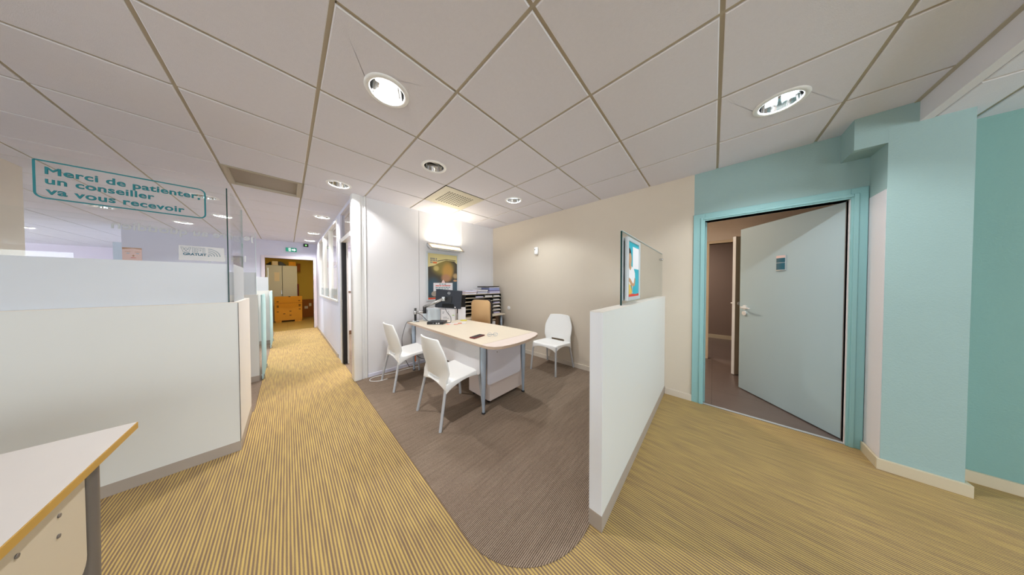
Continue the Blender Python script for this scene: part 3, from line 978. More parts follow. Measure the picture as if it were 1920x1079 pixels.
def poster_frame(y0, y1, label, front):
    t = thing('poster_frame', label, 'poster', (1.775, (y0 + y1) / 2, 1.193))
    x0, x1, z0, z1 = 1.605, 1.945, 1.193, 1.637
    b_ = 0.026
    m_ = MB()
    for q in ((x0, x0 + b_, z0, z1), (x1 - b_, x1, z0, z1), (x0 + b_, x1 - b_, z0, z0 + b_), (x0 + b_, x1 - b_, z1 - b_, z1)):
        m_.box(q[0], q[1], y0, y1, q[2], q[3], bevel=0.003)
    m_.build('frame', 'alu', t)
    MB().box(x0 + b_, x1 - b_, (y0 + y1) / 2 - 0.002, (y0 + y1) / 2 + 0.002, z0 + b_, z1 - b_).build('backing', 'cyan_print' if front else 'paper', t)
    if front:
        ya = (y0 + y1) / 2 - 0.0021
        X0, X1, Z0, Z1 = x0 + b_, x1 - b_, z0 + b_, z1 - b_
        W_, H_ = X1 - X0, Z1 - Z0

        def pl(name, pts, m, k):
            MB().prism([(X0 + u * W_, Z0 + v * H_) for u, v in pts], 'y', ya - 0.0004 * k - 0.0003, ya - 0.0004 * (k - 1)).build(name, m, t)
        pl('white_notice', [(0.42, 0.52), (1.0, 0.52), (1.0, 0.93), (0.42, 0.93)], 'paper', 1)
        pl('sand_area', [(0, 0.04), (0.32, 0.04), (0.36, 0.10), (0.16, 0.28), (0, 0.3)], 'sand', 1)
        pl('red_band', [(0, 0.0), (1, 0.0), (1, 0.045), (0.7, 0.035), (0.35, 0.05), (0, 0.04)], 'red', 2)
        pl('shirt', [(0, 0.30), (0.15, 0.22), (0.55, 0.20), (0.64, 0.30), (0.62, 0.44), (0.5, 0.52), (0.3, 0.56), (0.1, 0.54), (0, 0.5)], 'paper', 3)
        pl('forearm', [(0.02, 0.28), (0.12, 0.27), (0.36, 0.17), (0.6, 0.2), (0.66, 0.33), (0.58, 0.35), (0.5, 0.24), (0.4, 0.25), (0.2, 0.33), (0.05, 0.35)], 'skin', 4)
        pl('neck', [(0.08, 0.52), (0.2, 0.48), (0.28, 0.53), (0.26, 0.62), (0.08, 0.62)], 'skin', 4)
        pl('hair', [(0.1 + 0.15 * cos(a), 0.77 + 0.11 * sin(a)) for a in [2 * pi * k / 20 for k in range(20)]], 'hair', 5)
        pl('face', [(0.16 + 0.13 * cos(a), 0.68 + 0.115 * sin(a)) for a in [2 * pi * k / 20 for k in range(20)]], 'skin', 6)
        pl('glass_cup', [(0.3, 0.20), (0.44, 0.20), (0.4, 0.14), (0.385, 0.08), (0.44, 0.06), (0.3, 0.06), (0.355, 0.08), (0.34, 0.14)], 'alu', 5)
    return t


poster_frame(0.425, 0.4445, 'silver poster frame on the glass, turquoise poster of a person in white shirt', True)
poster_frame(0.4555, 0.475, 'silver frame seen from behind through the glass of the low partition', False)

# ------------------------------------------------------------------ desk
DT = 0.74
t = thing('office_desk', 'pale laminate office desk with a rounded end and tapered grey legs', 'desk', (1.62, 2.4, 0))
X0, X1 = 1.245, 2.02
desk_main = [(X0, 1.575), (X1, 1.548), (X1, 2.1), (1.985, 2.6), (1.97, 3.36), (X0, 3.36)]
MB().prism(desk_main, 'z', DT - 0.026, DT, side=1).build('desktop', ['desk', 'desk_edge'], t)
ext = [(X0, 1.572), (X0 + 0.008, 1.50), (1.285, 1.435), (1.345, 1.398), (1.42, 1.380), (1.52, 1.370), (1.62, 1.370), (1.744, 1.385), (1.86, 1.412), (1.955, 1.448), (2.0, 1.49), (X1, 1.545)]
MB().prism(ext, 'z', DT - 0.026, DT, side=1).build('rounded_extension', ['desk_ext', 'desk_edge'], t)


def leg(x, y, top=DT - 0.026):
    m_ = MB().lathe([(0, 0.012), (0.0135, 0.012), (0.0145, 0.05), (0.026, 0.42), (0.0285, 0.55), (0.0285, top - 0.006), (0, top - 0.006)], (x, y, 0), 24)
    lg = m_.build('leg', 'steel', t, smooth=50)
    MB().lathe([(0, 0.0), (0.021, 0.0), (0.021, 0.008), (0.012, 0.014), (0, 0.014)], (x, y, 0.004), 20).build('foot', 'black', lg)
    MB().box(x - 0.035, x + 0.035, y - 0.035, y + 0.035, top - 0.012, top, bevel=0.004).build('bracket', 'navy', lg)


for lx, ly in ((1.348, 1.672), (1.962, 1.672), (1.312, 3.29), (1.93, 3.29)):
    leg(lx, ly)
mp = MB().prism(rrect(1.70, 3.24, 0.39, DT - 0.028, 0.03), 'x', 1.322, 1.338).build('modesty_panel', 'panel_grey', t)
for y, z in ((1.76, 0.62), (1.76, 0.565), (2.14, 0.62), (2.14, 0.565), (2.8, 0.62), (2.8, 0.565)):
    MB().tube([(1.322, y, z), (1.319, y, z)], 0.007, 10).build('screw_cap', 'alu', mp)
ep = MB().prism(rrect(1.405, 1.915, 0.265, DT - 0.028, 0.03), 'y', 1.672, 1.688).build('end_panel', 'panel_lilac', t)
for x, z in ((1.535, 0.655), (1.535, 0.585), (1.535, 0.62), (1.635, 0.665), (1.635, 0.60)):
    MB().tube([(x, 1.672, z), (x, 1.669, z)], 0.0055, 10).build('screw', 'steel_d', ep)

t = thing('drawer_pedestal', 'cream drawer pedestal on castors under the rounded end of the desk', 'drawer unit', (1.74, 1.9, 0))
MB().box(1.475, 2.0, 1.745, 2.10, 0.052, 0.56, bevel=0.002).build('body', 'pedestal', t)
MB().box(1.478, 1.997, 1.722, 1.742, 0.055, 0.60, bevel=0.003).build('front', 'pedestal', t)
for x, y in ((1.52, 1.79), (1.95, 1.79), (1.52, 2.05), (1.95, 2.05)):
    MB().tube([(x - 0.012, y, 0.0235), (x + 0.012, y, 0.0235)], 0.02, 16).box(x - 0.008, x + 0.008, y - 0.008, y + 0.008, 0.03, 0.052).build('castor', 'black', t)

# ------------------------------------------------------------------ white chairs
def chair_shell():
    bm = bmesh.new()
    return bm


def make_chair(label):
    t = thing('visitor_chair', label, 'chair', (0, 0, 0), 0, 'white plastic visitor chairs')
    # seat: grid over x (front +) and y, with drooping skirts
    bm = bmesh.new()
    nx, ny = 14, 14
    top, bot = [], []
    for i in range(nx + 1):
        u = i / nx
        x = -0.188 + 0.43 * u
        hw_ = 0.228 - 0.014 * u - 0.02 * max(0, (u - 0.85) / 0.15) ** 2
        row, rowb = [], []
        for j in range(ny + 1):
            v = -1 + 2 * j / ny
            y = v * hw_
            z = 0.408 + 0.032 * u - 0.012 * (1 - v * v) * sin(pi * u)
            edge = max(abs(v), 0)
            z -= 0.012 * max(0, (edge - 0.8) / 0.2) ** 2
            if u > 0.86:
                z -= 0.02 * ((u - 0.86) / 0.14) ** 2
            if u < 0.12:
                z -= 0.008 * ((0.12 - u) / 0.12) ** 2
            xx = x - (0.02 * (v * v) if u > 0.9 else 0)
            row.append(bm.verts.new((xx, y, z)))
        top.append(row)
    for i in range(nx):
        for j in range(ny):
            f = bm.faces.new((top[i][j], top[i + 1][j], top[i + 1][j + 1], top[i][j + 1])); f.smooth = True
    # perimeter skirt: deep at the corners, arched between
    per = [(i, 0) for i in range(nx + 1)] + [(nx, j) for j in range(1, ny + 1)] + [(i, ny) for i in range(nx - 1, -1, -1)] + [(0, j) for j in range(ny - 1, 0, -1)]
    low = []
    for (i, j) in per:
        v = top[i][j]
        if j in (0, ny):
            s = i / nx
        else:
            s = j / ny
        archv = sin(pi * s)
        depth = 0.078 - 0.05 * archv ** 0.8
        outw = 0.006
        dx = outw if i == nx else (-outw if i == 0 else 0)
        dy = -outw if j == 0 else (outw if j == ny else 0)
        low.append(bm.verts.new((v.co.x + dx, v.co.y + dy, v.co.z - depth)))
    P = len(per)
    for k in range(P):
        a, b = per[k], per[(k + 1) % P]
        f = bm.faces.new((top[a[0]][a[1]], low[k], low[(k + 1) % P], top[b[0]][b[1]])); f.smooth = True
    me_mb = MB(); me_mb.bm.free(); me_mb.bm = bm
    seat = me_mb.build('seat', 'white_plastic', t, local=True)
    md = seat.modifiers.new('thickness', 'SOLIDIFY'); md.thickness = 0.006; md.offset = -1
    md = seat.modifiers.new('round', 'BEVEL'); md.width = 0.006; md.segments = 2; md.limit_method = 'ANGLE'; md.angle_limit = radians(50)
    # backrest
    bm = bmesh.new()
    prof = [(0.338, 0.220), (0.385, 0.224), (0.428, 0.228), (0.48, 0.233), (0.54, 0.239), (0.60, 0.241), (0.645, 0.237), (0.69, 0.222), (0.74, 0.199), (0.775, 0.183), (0.792, 0.176), (0.802, 0.166)]
    ny = 16
    rows = []
    for r_, (z, hw_) in enumerate(prof):
        lean = -0.19 - 0.09 * max(0, (z - 0.42) / 0.38) ** 1.15
        if z < 0.42:
            lean = -0.19 - 0.012 * (0.42 - z) / 0.07
        row = []
        for j in range(ny + 1):
            v = -1 + 2 * j / ny
            curve = 0.042 * (v * v) * (1 if z > 0.45 else 0.3)
            zz = z + (0.008 * (1 - v * v) if r_ >= len(prof) - 2 else 0)
            if r_ == 0:
                zz = z + 0.042 * (1 - abs(v) ** 2.2)
            row.append(bm.verts.new((lean + curve, v * hw_, zz)))
        rows.append(row)
    for r_ in range(len(prof) - 1):
        for j in range(ny):
            if r_ == 1 and 4 <= j < 12:
                continue        # the slot above the seat
            f = bm.faces.new((rows[r_][j], rows[r_][j + 1], rows[r_ + 1][j + 1], rows[r_ + 1][j])); f.smooth = True
    m2 = MB(); m2.bm.free(); m2.bm = bm
    back = m2.build('backrest', 'white_plastic', t, local=True)
    md = back.modifiers.new('thickness', 'SOLIDIFY'); md.thickness = 0.016; md.offset = 0
    md = back.modifiers.new('soft', 'BEVEL'); md.width = 0.006; md.segments = 3; md.limit_method = 'ANGLE'; md.angle_limit = radians(50)
    for sx, sy in ((1, 1), (1, -1), (-1, 1), (-1, -1)):
        tx, ty = (0.205, 0.195) if sx > 0 else (-0.18, 0.205)
        fx, fy = (0.245, 0.216) if sx > 0 else (-0.255, 0.238)
        MB().tube([(tx, ty * sy, 0.40 if sx > 0 else 0.375), (fx, fy * sy, 0.0)], [0.0135, 0.0135], 14).build('leg', 'leg_grey', t, local=True, smooth=50)
    return t


ch = make_chair('white plastic chair nearest the camera, at the middle of the desk side, back turned')
ch.location = (1.167, 1.972, 0.004)
dup(ch, (1.125, 3.025, 0.004), 0.0, 'white plastic chair beside the white wall, by the far end of the desk')
dup(ch, (2.815, 1.815, 0.004), pi + 0.02, 'white plastic chair against the beige wall, facing the desk end')

# ------------------------------------------------------------------ side table with the paper organiser
t = thing('side_table', 'small pale topped table under the paper organiser in the corner', 'table', (2.6, 3.28, 0))
MB().box(2.02, 3.05, 3.07, 3.485, 0.69, 0.712, bevel=0.002).build('tabletop', 'desk', t)
for x, y in ((2.08, 3.12), (2.98, 3.12), (2.08, 3.44), (2.98, 3.44)):
    MB().tube([(x, y, 0.004), (x, y, 0.69)], 0.022, 16).build('leg', 'steel', t)
MB().box(2.84, 2.93, 3.14, 3.4, 0.004, 0.69).build('side_panel', 'brown', t)
MB().box(2.12, 2.83, 3.12, 3.4, 0.60, 0.625).build('under_shelf', 'desk', t)
for k, (x0, x1, h) in enumerate(((2.50, 2.62, 0.24), (2.64, 2.82, 0.28))):
    tag(MB().box(x0, x1, 3.12, 3.38, 0.004, 0.30 + h, bevel=0.004).build('storage_box', 'paper'),
        ['white box under the corner table, left of its neighbour by the brown panel', 'white box under the corner table, right beside the brown panel'][k], 'box', 'white boxes under the corner table')

OX0, OX1, OY0, OY1, OZ0 = 2.16, 3.02, 3.17, 3.46, 0.7125
rows_n, cols_n = 6, 4
rh, cw = 0.0675, (OX1 - OX0) / cols_n
t = thing('paper_organiser', 'wide pigeonhole paper organiser with beige shelves on the corner table', 'organiser', (2.6, 3.3, OZ0))
MB().box(OX0, OX1, OY1 - 0.012, OY1, OZ0, OZ0 + rows_n * rh + 0.01).build('back_panel', 'dark_slot', t)
for k in range(rows_n + 1):
    MB().box(OX0 - 0.004, OX1 + 0.004, OY0, OY1 - 0.012, OZ0 + k * rh, OZ0 + k * rh + 0.009).build('shelf', 'shelf', t)
for k in range(cols_n + 1):
    x = OX0 + k * cw
    for r_ in range(rows_n):
        pass
    MB().box(x - 0.006, x + 0.006, OY0 + 0.006, OY1 - 0.012, OZ0 + 0.009, OZ0 + rows_n * rh).build('divider', 'black_matt', t)
ordn = ['bottom', 'second lowest', 'third lowest', 'third highest', 'second highest', 'top']
for c in range(1, 4):
    for r_ in range(rows_n):
        if c < 3 and r_ not in (5,) and not (c == 2 and r_ < 3):
            continue
        h = random.uniform(0.016, 0.034)
        x0 = OX0 + c * cw + 0.012 + random.uniform(0, 0.02)
        x1 = OX0 + (c + 1) * cw - 0.012 - random.uniform(0, 0.03)
        z0 = OZ0 + r_ * rh + 0.0095
        m_ = MB()
        nsh = 3
        for q in range(nsh):
            j_ = random.uniform(-0.006, 0.006)
            m_.box(x0 + j_, x1 + j_, OY0 + 0.004 + random.uniform(-0.01, 0.01), OY1 - 0.03, z0 + q * h / nsh, z0 + (q + 1) * h / nsh)
        col_word = {1: 'second', 2: 'third', 3: 'rightmost'}[c]
        tag(m_.build('paper_stack', 'paper' if (r_ + c) % 3 else 'paper_lilac'),
            'white papers in the %s row, %s column of the paper organiser' % (ordn[r_], col_word), 'papers', 'papers in the organiser')
TZ = OZ0 + rows_n * rh + 0.0095


def pile(name, label, cat, x0, x1, z0, hs, ms, skew=0.02, y0=3.19, y1=3.43):
    tt = thing(name, label, cat, ((x0 + x1) / 2, 3.3, z0))
    z = z0
    for h, m_ in zip(hs, ms):
        j_ = random.uniform(-skew, skew)
        MB().box(x0 + j_, x1 + j_, y0 + random.uniform(-0.015, 0.015), y1, z, z + h, bevel=min(0.002, h / 4)).build('sheet_bundle', m_, tt)
        z += h
    return z


pile('paper_pile', 'pile of white and mauve papers on the left end of the organiser top', 'papers', 2.18, 2.42, TZ, [0.012, 0.01, 0.012, 0.014, 0.010], ['paper', 'paper_lilac', 'pink', 'paper', 'paper_lilac'])
pile('paper_pile', 'messy middle pile of papers and magazines on the organiser top', 'papers', 2.44, 2.68, TZ, [0.013, 0.008, 0.014, 0.008, 0.012, 0.016], ['paper', 'blue_binder', 'paper', 'purple', 'paper', 'paper'])
zt = pile('binder_pile', 'pile of lavender binders on the right end of the organiser top', 'binders', 2.73, 3.00, TZ, [0.045, 0.013, 0.05, 0.012], ['paper_lilac', 'purple', 'blue_binder', 'paper'], skew=0.012)
tag(MB().box(2.62, 2.98, 3.18, 3.44, zt + 0.0005, zt + 0.018, bevel=0.004).build('document_tray', 'dark_slot'), 'flat dark tray lying on top of the lavender binders', 'tray')

# office chair
t = thing('office_chair', 'tan fabric office chair with a dark frame behind the desk', 'chair', (2.08, 2.83, 0.004), radians(195))
# local +x = facing direction
bk = MB().prism(rrect(-0.19, 0.19, 0.60, 1.035, 0.06), 'x', -0.215, -0.18, bevel=0.012).build('backrest', 'tan', t, local=True, smooth=40)
MB().prism(rrect(-0.205, 0.205, 0.575, 1.052, 0.07), 'x', -0.245, -0.214, bevel=0.008).build('back_frame', 'dark_slot', t, local=True, smooth=40)
MB().prism(rrect(-0.2, 0.24, -0.22, 0.22, 0.07), 'z', 0.43, 0.50, bevel=0.02).build('seat', 'tan', t, local=True, smooth=40)
MB().tube([(-0.235, 0, 0.62), (-0.24, 0, 0.44), (-0.15, 0, 0.415), (0.0, 0, 0.415)], 0.022, 12).build('back_bracket', 'black', t, local=True)
MB().tube([(0, 0, 0.09), (0, 0, 0.43)], [0.03, 0.022], 16).build('gas_column', 'black', t, local=True)
for k in range(5):
    a = 2 * pi * k / 5
    b_ = MB().tube([(0, 0, 0.095), (0.26 * cos(a), 0.26 * sin(a), 0.07)], [0.024, 0.014], 10).build('base_arm', 'black', t, local=True)
    MB().tube([(0.26 * cos(a) - 0.015 * sin(a), 0.26 * sin(a) + 0.015 * cos(a), 0.026), (0.26 * cos(a) + 0.015 * sin(a), 0.26 * sin(a) - 0.015 * cos(a), 0.026)], 0.026, 14).build('castor', 'black_matt', b_, local=True)

# ------------------------------------------------------------------ things on the desk
# monitor arm
AX, AY = 1.335, 3.285
t = thing('monitor_stand', 'jointed silver and black monitor arm clamped to the far desk corner', 'monitor stand', (AX, AY, DT))
MB().box(AX - 0.045, AX + 0.045, AY - 0.045, AY + 0.045, DT, DT + 0.012, bevel=0.003).build('clamp_plate', 'alu', t)
MB().tube([(AX, AY, DT + 0.012), (AX, AY, DT + 0.205)], 0.0175, 16).build('pole', 'black', t)
MB().tube([(AX, AY, DT + 0.115), (AX, AY, DT + 0.165)], 0.026, 16).build('collar', 'chrome', t)
E1 = Vector((1.435, 3.19, 0.895)); E2 = Vector((1.635, 2.985, 1.085)); E3 = Vector((1.672, 2.965, 1.085))
MB().tube([(AX, AY, 0.878), (E1.x, E1.y, 0.893)], 0.02, 12).build('lower_arm', 'chrome', t)
MB().tube([(E1.x, E1.y, 0.865), (E1.x, E1.y, 0.975)], 0.025, 16).build('elbow', 'black', t)
MB().tube([(E1.x, E1.y, 0.965), E2], [0.026, 0.022], 12).build('upper_arm', 'chrome', t)
MB().tube([E2 + Vector((0, 0, -0.03)), E2 + Vector((0, 0, 0.03))], 0.022, 14).build('wrist_joint', 'alu', t)
MB().tube([E2, E3], 0.016, 12).build('head_link', 'black', t)
# monitor: plane running from upper left to lower right in the photo
A_ = Vector((1.590, 3.135, 0)); B_ = Vector((1.86, 2.875, 0))
mdir = (B_ - A_).normalized(); mlen = 0.40
mc = (A_ + B_) / 2
mang = math.atan2(mdir.y, mdir.x)
t = thing('monitor', 'dark navy computer monitor seen from behind above the desk', 'monitor', (mc.x, mc.y, 0.935), mang)
t.rotation_euler = (0, radians(4.5), mang)
# local x along width, -y is the back seen by the camera
MB().box(-0.2, 0.2, -0.016, 0.012, 0.0, 0.285, bevel=0.006).build('housing', 'navy', t, local=True)
MB().box(-0.19, 0.19, 0.012, 0.0135, 0.015, 0.275).build('screen', 'black', t, local=True)
MB().box(-0.05, 0.05, -0.03, -0.016, 0.09, 0.19, bevel=0.004).build('mount_plate', 'black', t, local=True)
MB().box(-0.09, 0.09, -0.024, -0.016, 0.015, 0.07, bevel=0.003).build('port_bay', 'black_matt', t, local=True)
m_ = MB()
ringp = [(-0.0 + 0.019 * cos(2 * pi * k / 24), -0.0165, 0.235 + 0.019 * sin(2 * pi * k / 24)) for k in range(25)]
m_.tube(ringp, 0.0018, 6, cap=False)
lg_ = m_.build('logo_ring', 'alu', t, local=True)
tm = text_mesh('logo_letters', 'DELL', 'alu', None, (0, 0, 0), FACE_S, 0.0135, 0.9, 0.0004, align='CENTER')
tm.data.transform(Matrix.Translation((0, -0.0168, 0.2305)))
tm.parent = t
MB().box(0.10, 0.118, -0.0175, -0.016, 0.012, 0.03).build('white_tag', 'paper', t, local=True)

t = thing('mini_computer', 'flat black mini computer lying on the desk below the monitor arm', 'computer', (1.49, 2.90, DT + 0.0005), radians(-47))
MB().box(-0.115, 0.115, -0.09, 0.09, 0, 0.036, bevel=0.004).build('case', 'black', t, local=True)
for k, (x, w, m_) in enumerate(((-0.03, 0.012, 'grey_print'), (0.012, 0.018, 'alu'), (0.042, 0.022, 'paper'))):
    MB().box(x, x + w, -0.0908, -0.09, 0.010, 0.025).build('front_port', m_, t, local=True)

tag(MB().box(1.47, 1.66, 3.13, 3.33, DT + 0.0005, 0.922, bevel=0.006).build('storage_box', 'carton_blue'), 'pale blue translucent box on the desk behind the mini computer', 'box')
t = thing('carton', 'white printed carton on the desk below the monitor, lime mark on its side', 'box', (1.762, 3.075, DT + 0.0005), radians(-42))
MB().box(-0.09, 0.125, -0.07, 0.09, 0, 0.175, bevel=0.003).build('carton_body', 'paper', t, local=True)
for k, (x, z, w, h, m_) in enumerate(((-0.07, 0.13, 0.03, 0.008, 'grey_print'), (-0.07, 0.11, 0.022, 0.008, 'grey_print'), (0.02, 0.14, 0.012, 0.008, 'grey_print'), (0.02, 0.12, 0.012, 0.008, 'grey_print'), (0.02, 0.10, 0.012, 0.008, 'grey_print'), (0.08, 0.075, 0.035, 0.010, 'green_print'), (-0.06, 0.05, 0.06, 0.006, 'grey_print'), (-0.06, 0.03, 0.09, 0.005, 'grey_print'))):
    MB().box(x, x + w, -0.0707, -0.07, z, z + h).build('printed_mark', m_, t, local=True)
tag(MB().box(1.62, 1.72, 3.1, 3.25, 0.9225, 0.94, bevel=0.002).build('paper_pad', 'paper'), 'white pad lying on the pale blue box', 'papers')
t = thing('document_holder', 'upright white document holder leaning beside the tan office chair', 'holder', (2.02, 3.02, 0.7415), radians(-42))
# stands on the corner of the desk
t.location = (1.918, 2.928, DT + 0.0005)
ORG[t.name] = Vector(t.location)
MB().box(-0.055, 0.065, -0.004, 0.0, 0, 0.2).build('sheet', 'paper', t, local=True)
MB().box(-0.055, 0.065, 0.001, 0.05, 0, 0.004).build('base', 'paper', t, local=True)
MB().box(-0.075, -0.058, -0.002, 0.03, 0, 0.10, bevel=0.003).build('grey_side', 'steel_d', t, local=True)
tag(MB().tube([(1.85, 2.855, DT + 0.008), (1.92, 2.785, DT + 0.008)], 0.007, 10).build('highlighter', 'yellow'), 'yellow highlighter on the desk before the white document holder', 'pen')
for k, (x, y, a, lb) in enumerate(((1.585, 2.74, 0.5, 'orange printed leaflet on the desk, nearest the mini computer'), (1.65, 2.67, 1.1, 'orange printed leaflet on the desk, between its two fellows'), (1.74, 2.65, -0.4, 'orange printed leaflet on the desk, farthest from the mini computer'))):
    tt = thing('leaflet', lb, 'leaflet', (x, y, DT + 0.0006 + 0.0012 * k), a, 'orange leaflets on the desk')
    MB().box(-0.06, 0.06, -0.035, 0.035, 0, 0.0008).build('sheet', 'paper', tt, local=True)
    MB().box(-0.055, 0.0, -0.03, 0.03, 0.0008, 0.0011).build('orange_print', 'orange', tt, local=True)
t = thing('phone', 'dark red phone in a case lying on the desk near its edge', 'phone', (1.405, 1.845, DT + 0.0005), radians(12))
MB().box(-0.085, 0.085, -0.036, 0.036, 0, 0.012, bevel=0.004).build('case', 'darkred', t, local=True)
MB().box(-0.074, 0.074, -0.029, 0.029, 0.012, 0.0125).build('screen', 'black', t, local=True)
t = thing('spectacles', 'folded pale spectacles on the desk beside the dark red phone', 'glasses', (1.53, 1.74, DT + 0.004), radians(-30))
m_ = MB()
for s in (-1, 1):
    m_.tube([(s * 0.032 + 0.024 * cos(2 * pi * k / 16), 0, 0.018 + 0.018 * sin(2 * pi * k / 16)) for k in range(17)], 0.0018, 6, cap=False)
m_.tube([(-0.008, 0, 0.02), (0.008, 0, 0.02)], 0.0018, 6)
m_.build('rims', 'steel', t, local=True)
for s in (-1, 1):
    MB().tube([(s * 0.056, 0, 0.022), (s * 0.05, 0.012, 0.02), (-s * 0.04, 0.02 + 0.004 * s, 0.008)], 0.0018, 6).build('temple', 'steel', t, local=True)

# cables


def spline(pts, n=8):
    out = []
    P_ = [Vector(p) for p in pts]
    P_ = [P_[0]] + P_ + [P_[-1]]
    for i in range(1, len(P_) - 2):
        for k in range(n):
            s = k / n
            a, b, c, d = P_[i - 1], P_[i], P_[i + 1], P_[i + 2]
            out.append(0.5 * ((2 * b) + (-a + c) * s + (2 * a - 5 * b + 4 * c - d) * s * s + (-a + 3 * b - 3 * c + d) * s ** 3))
    out.append(P_[-2])
    return out


tag(MB().tube(spline([(1.42, 3.37, 0.01), (1.25, 3.41, 0.01), (1.05, 3.40, 0.01), (0.85, 3.43, 0.01), (0.775, 3.41, 0.01), (0.755, 3.33, 0.01), (0.83, 3.25, 0.01), (0.93, 3.23, 0.012)]), 0.0045, 8).build('cable', 'white_gloss'),
    'white cable looping on the brown carpet by the white wall', 'cable')
tag(MB().tube(spline([(1.36, 3.21, DT + 0.006), (1.27, 3.31, DT + 0.007), (1.236, 3.37, DT - 0.02), (1.20, 3.38, 0.6), (1.18, 3.40, 0.45), (1.22, 3.42, 0.2), (1.3, 3.43, 0.012)]), 0.0035, 8).build('cable', 'black'),
    'thin black cable hanging over the far left corner of the desk', 'cable')
tag(MB().tube(spline([(1.36, 3.30, 0.87), (1.40, 3.22, 0.84), (1.43, 3.10, 0.77), (1.45, 3.02, DT + 0.02)]), 0.004, 8).build('cable', 'black'),
    'black cable drooping from the monitor arm to the mini computer', 'cable')
tag(MB().tube(spline([(1.66, 2.99, 0.96), (1.64, 2.90, 0.90), (1.66, 2.82, 0.82), (1.64, 2.79, DT + 0.012), (1.60, 2.83, DT + 0.008)]), 0.004, 8).build('cable', 'black'),
    'black cable hanging below the monitor onto the desk', 'cable')
t = thing('cable', 'black cable under the desk with an orange tag near the white chair', 'cable', (1.25, 3.2, 0.3))
MB().tube(spline([(1.30, 3.36, 0.55), (1.26, 3.2, 0.34), (1.30, 2.95, 0.26), (1.36, 2.7, 0.36), (1.4, 2.6, 0.5)]), 0.0035, 8).build('wire', 'black', t)
MB().box(1.252, 1.262, 3.09, 3.115, 0.20, 0.29, bevel=0.002).build('orange_tag', 'orange', t)

# ------------------------------------------------------------------ on the white wall and beige wall
t = thing('wall_lamp', 'lit warm wall lamp mounted above the framed poster', 'wall lamp', (1.93, WY, 1.97))
LX0, LX1 = 1.62, 2.262
# sloping body, its pale lens facing out and up
MB().box(LX0 + 0.2, LX1 - 0.2, WY - 0.03, WY, 1.90, 1.985, bevel=0.004).build('wall_bracket', 'alu', t)
MB().prism([(WY - 0.012, 2.0), (WY - 0.15, 1.902), (WY - 0.146, 1.89), (WY - 0.012, 1.955)], 'x', LX0, LX1, bevel=0.003).build('housing', 'alu', t)


def lamp_pt(a, lift):
    """point along the sloping face, a = 0 at the wall edge, 1 at the outer edge"""
    return (WY - 0.012 - 0.138 * a - 0.579 * lift, 2.0 - 0.098 * a + 0.815 * lift)


MB().prism([lamp_pt(0.13, 0.0002), lamp_pt(0.87, 0.0002), lamp_pt(0.87, 0.004), lamp_pt(0.13, 0.004)], 'x', LX0 + 0.03, LX1 - 0.03).build('diffuser', 'diffuser', t)
for a0, a1 in ((0.0, 0.12), (0.88, 1.0)):
    MB().prism([lamp_pt(a0, 0.0002), lamp_pt(a1, 0.0002), lamp_pt(a1, 0.009), lamp_pt(a0, 0.009)], 'x', LX0, LX1).build('frame_rail', 'kick', t)
for x in (LX0, LX1 - 0.028):
    MB().prism([lamp_pt(0.12, 0.0002), lamp_pt(0.88, 0.0002), lamp_pt(0.88, 0.009), lamp_pt(0.12, 0.009)], 'x', x, x + 0.028).build('frame_end', 'kick', t)
l = area('wall_lamp_uplight', (0, 0, 0), (0, -0.25, 1), 0.5, 0.07, 6.5, (1.0, 0.90, 0.70))
l.parent = t; l.location = (0.01, -0.085, 0.035)

t = thing('framed_poster', 'framed poster on the white wall below the lamp, car interior and white card', 'poster', (1.905, WY, 1.44))
FX0, FX1, FZ0, FZ1 = 1.605, 2.215, 1.025, 1.862
fy = WY - 0.022
m_ = MB(); b_ = 0.026
for q in ((FX0, FX0 + b_, FZ0, FZ1), (FX1 - b_, FX1, FZ0, FZ1), (FX0 + b_, FX1 - b_, FZ0, FZ0 + b_), (FX0 + b_, FX1 - b_, FZ1 - b_, FZ1)):
    m_.box(q[0], q[1], fy, WY - 0.001, q[2], q[3], bevel=0.003)
m_.build('frame', 'alu', t)
MB().box(FX0 + b_, FX1 - b_, WY - 0.012, WY - 0.001, FZ0 + b_, FZ1 - b_).build('print_background', 'pic_pale', t)
PX0, PX1, PZ0, PZ1 = FX0 + b_, FX1 - b_, FZ0 + b_, FZ1 - b_
PW, PHH = PX1 - PX0, PZ1 - PZ0


def pp(name, pts, m, k, parent=t):
    yb = WY - 0.012
    return MB().prism([(PX0 + u * PW, PZ0 + v * PHH) for u, v in pts], 'y', yb - 0.0005 * k, yb - 0.0005 * k + 0.0006).build(name, m, parent)


def oval(cx, cy, rx, ry, n=24):
    return [(cx + rx * cos(2 * pi * k / n), cy + ry * sin(2 * pi * k / n)) for k in range(n)]




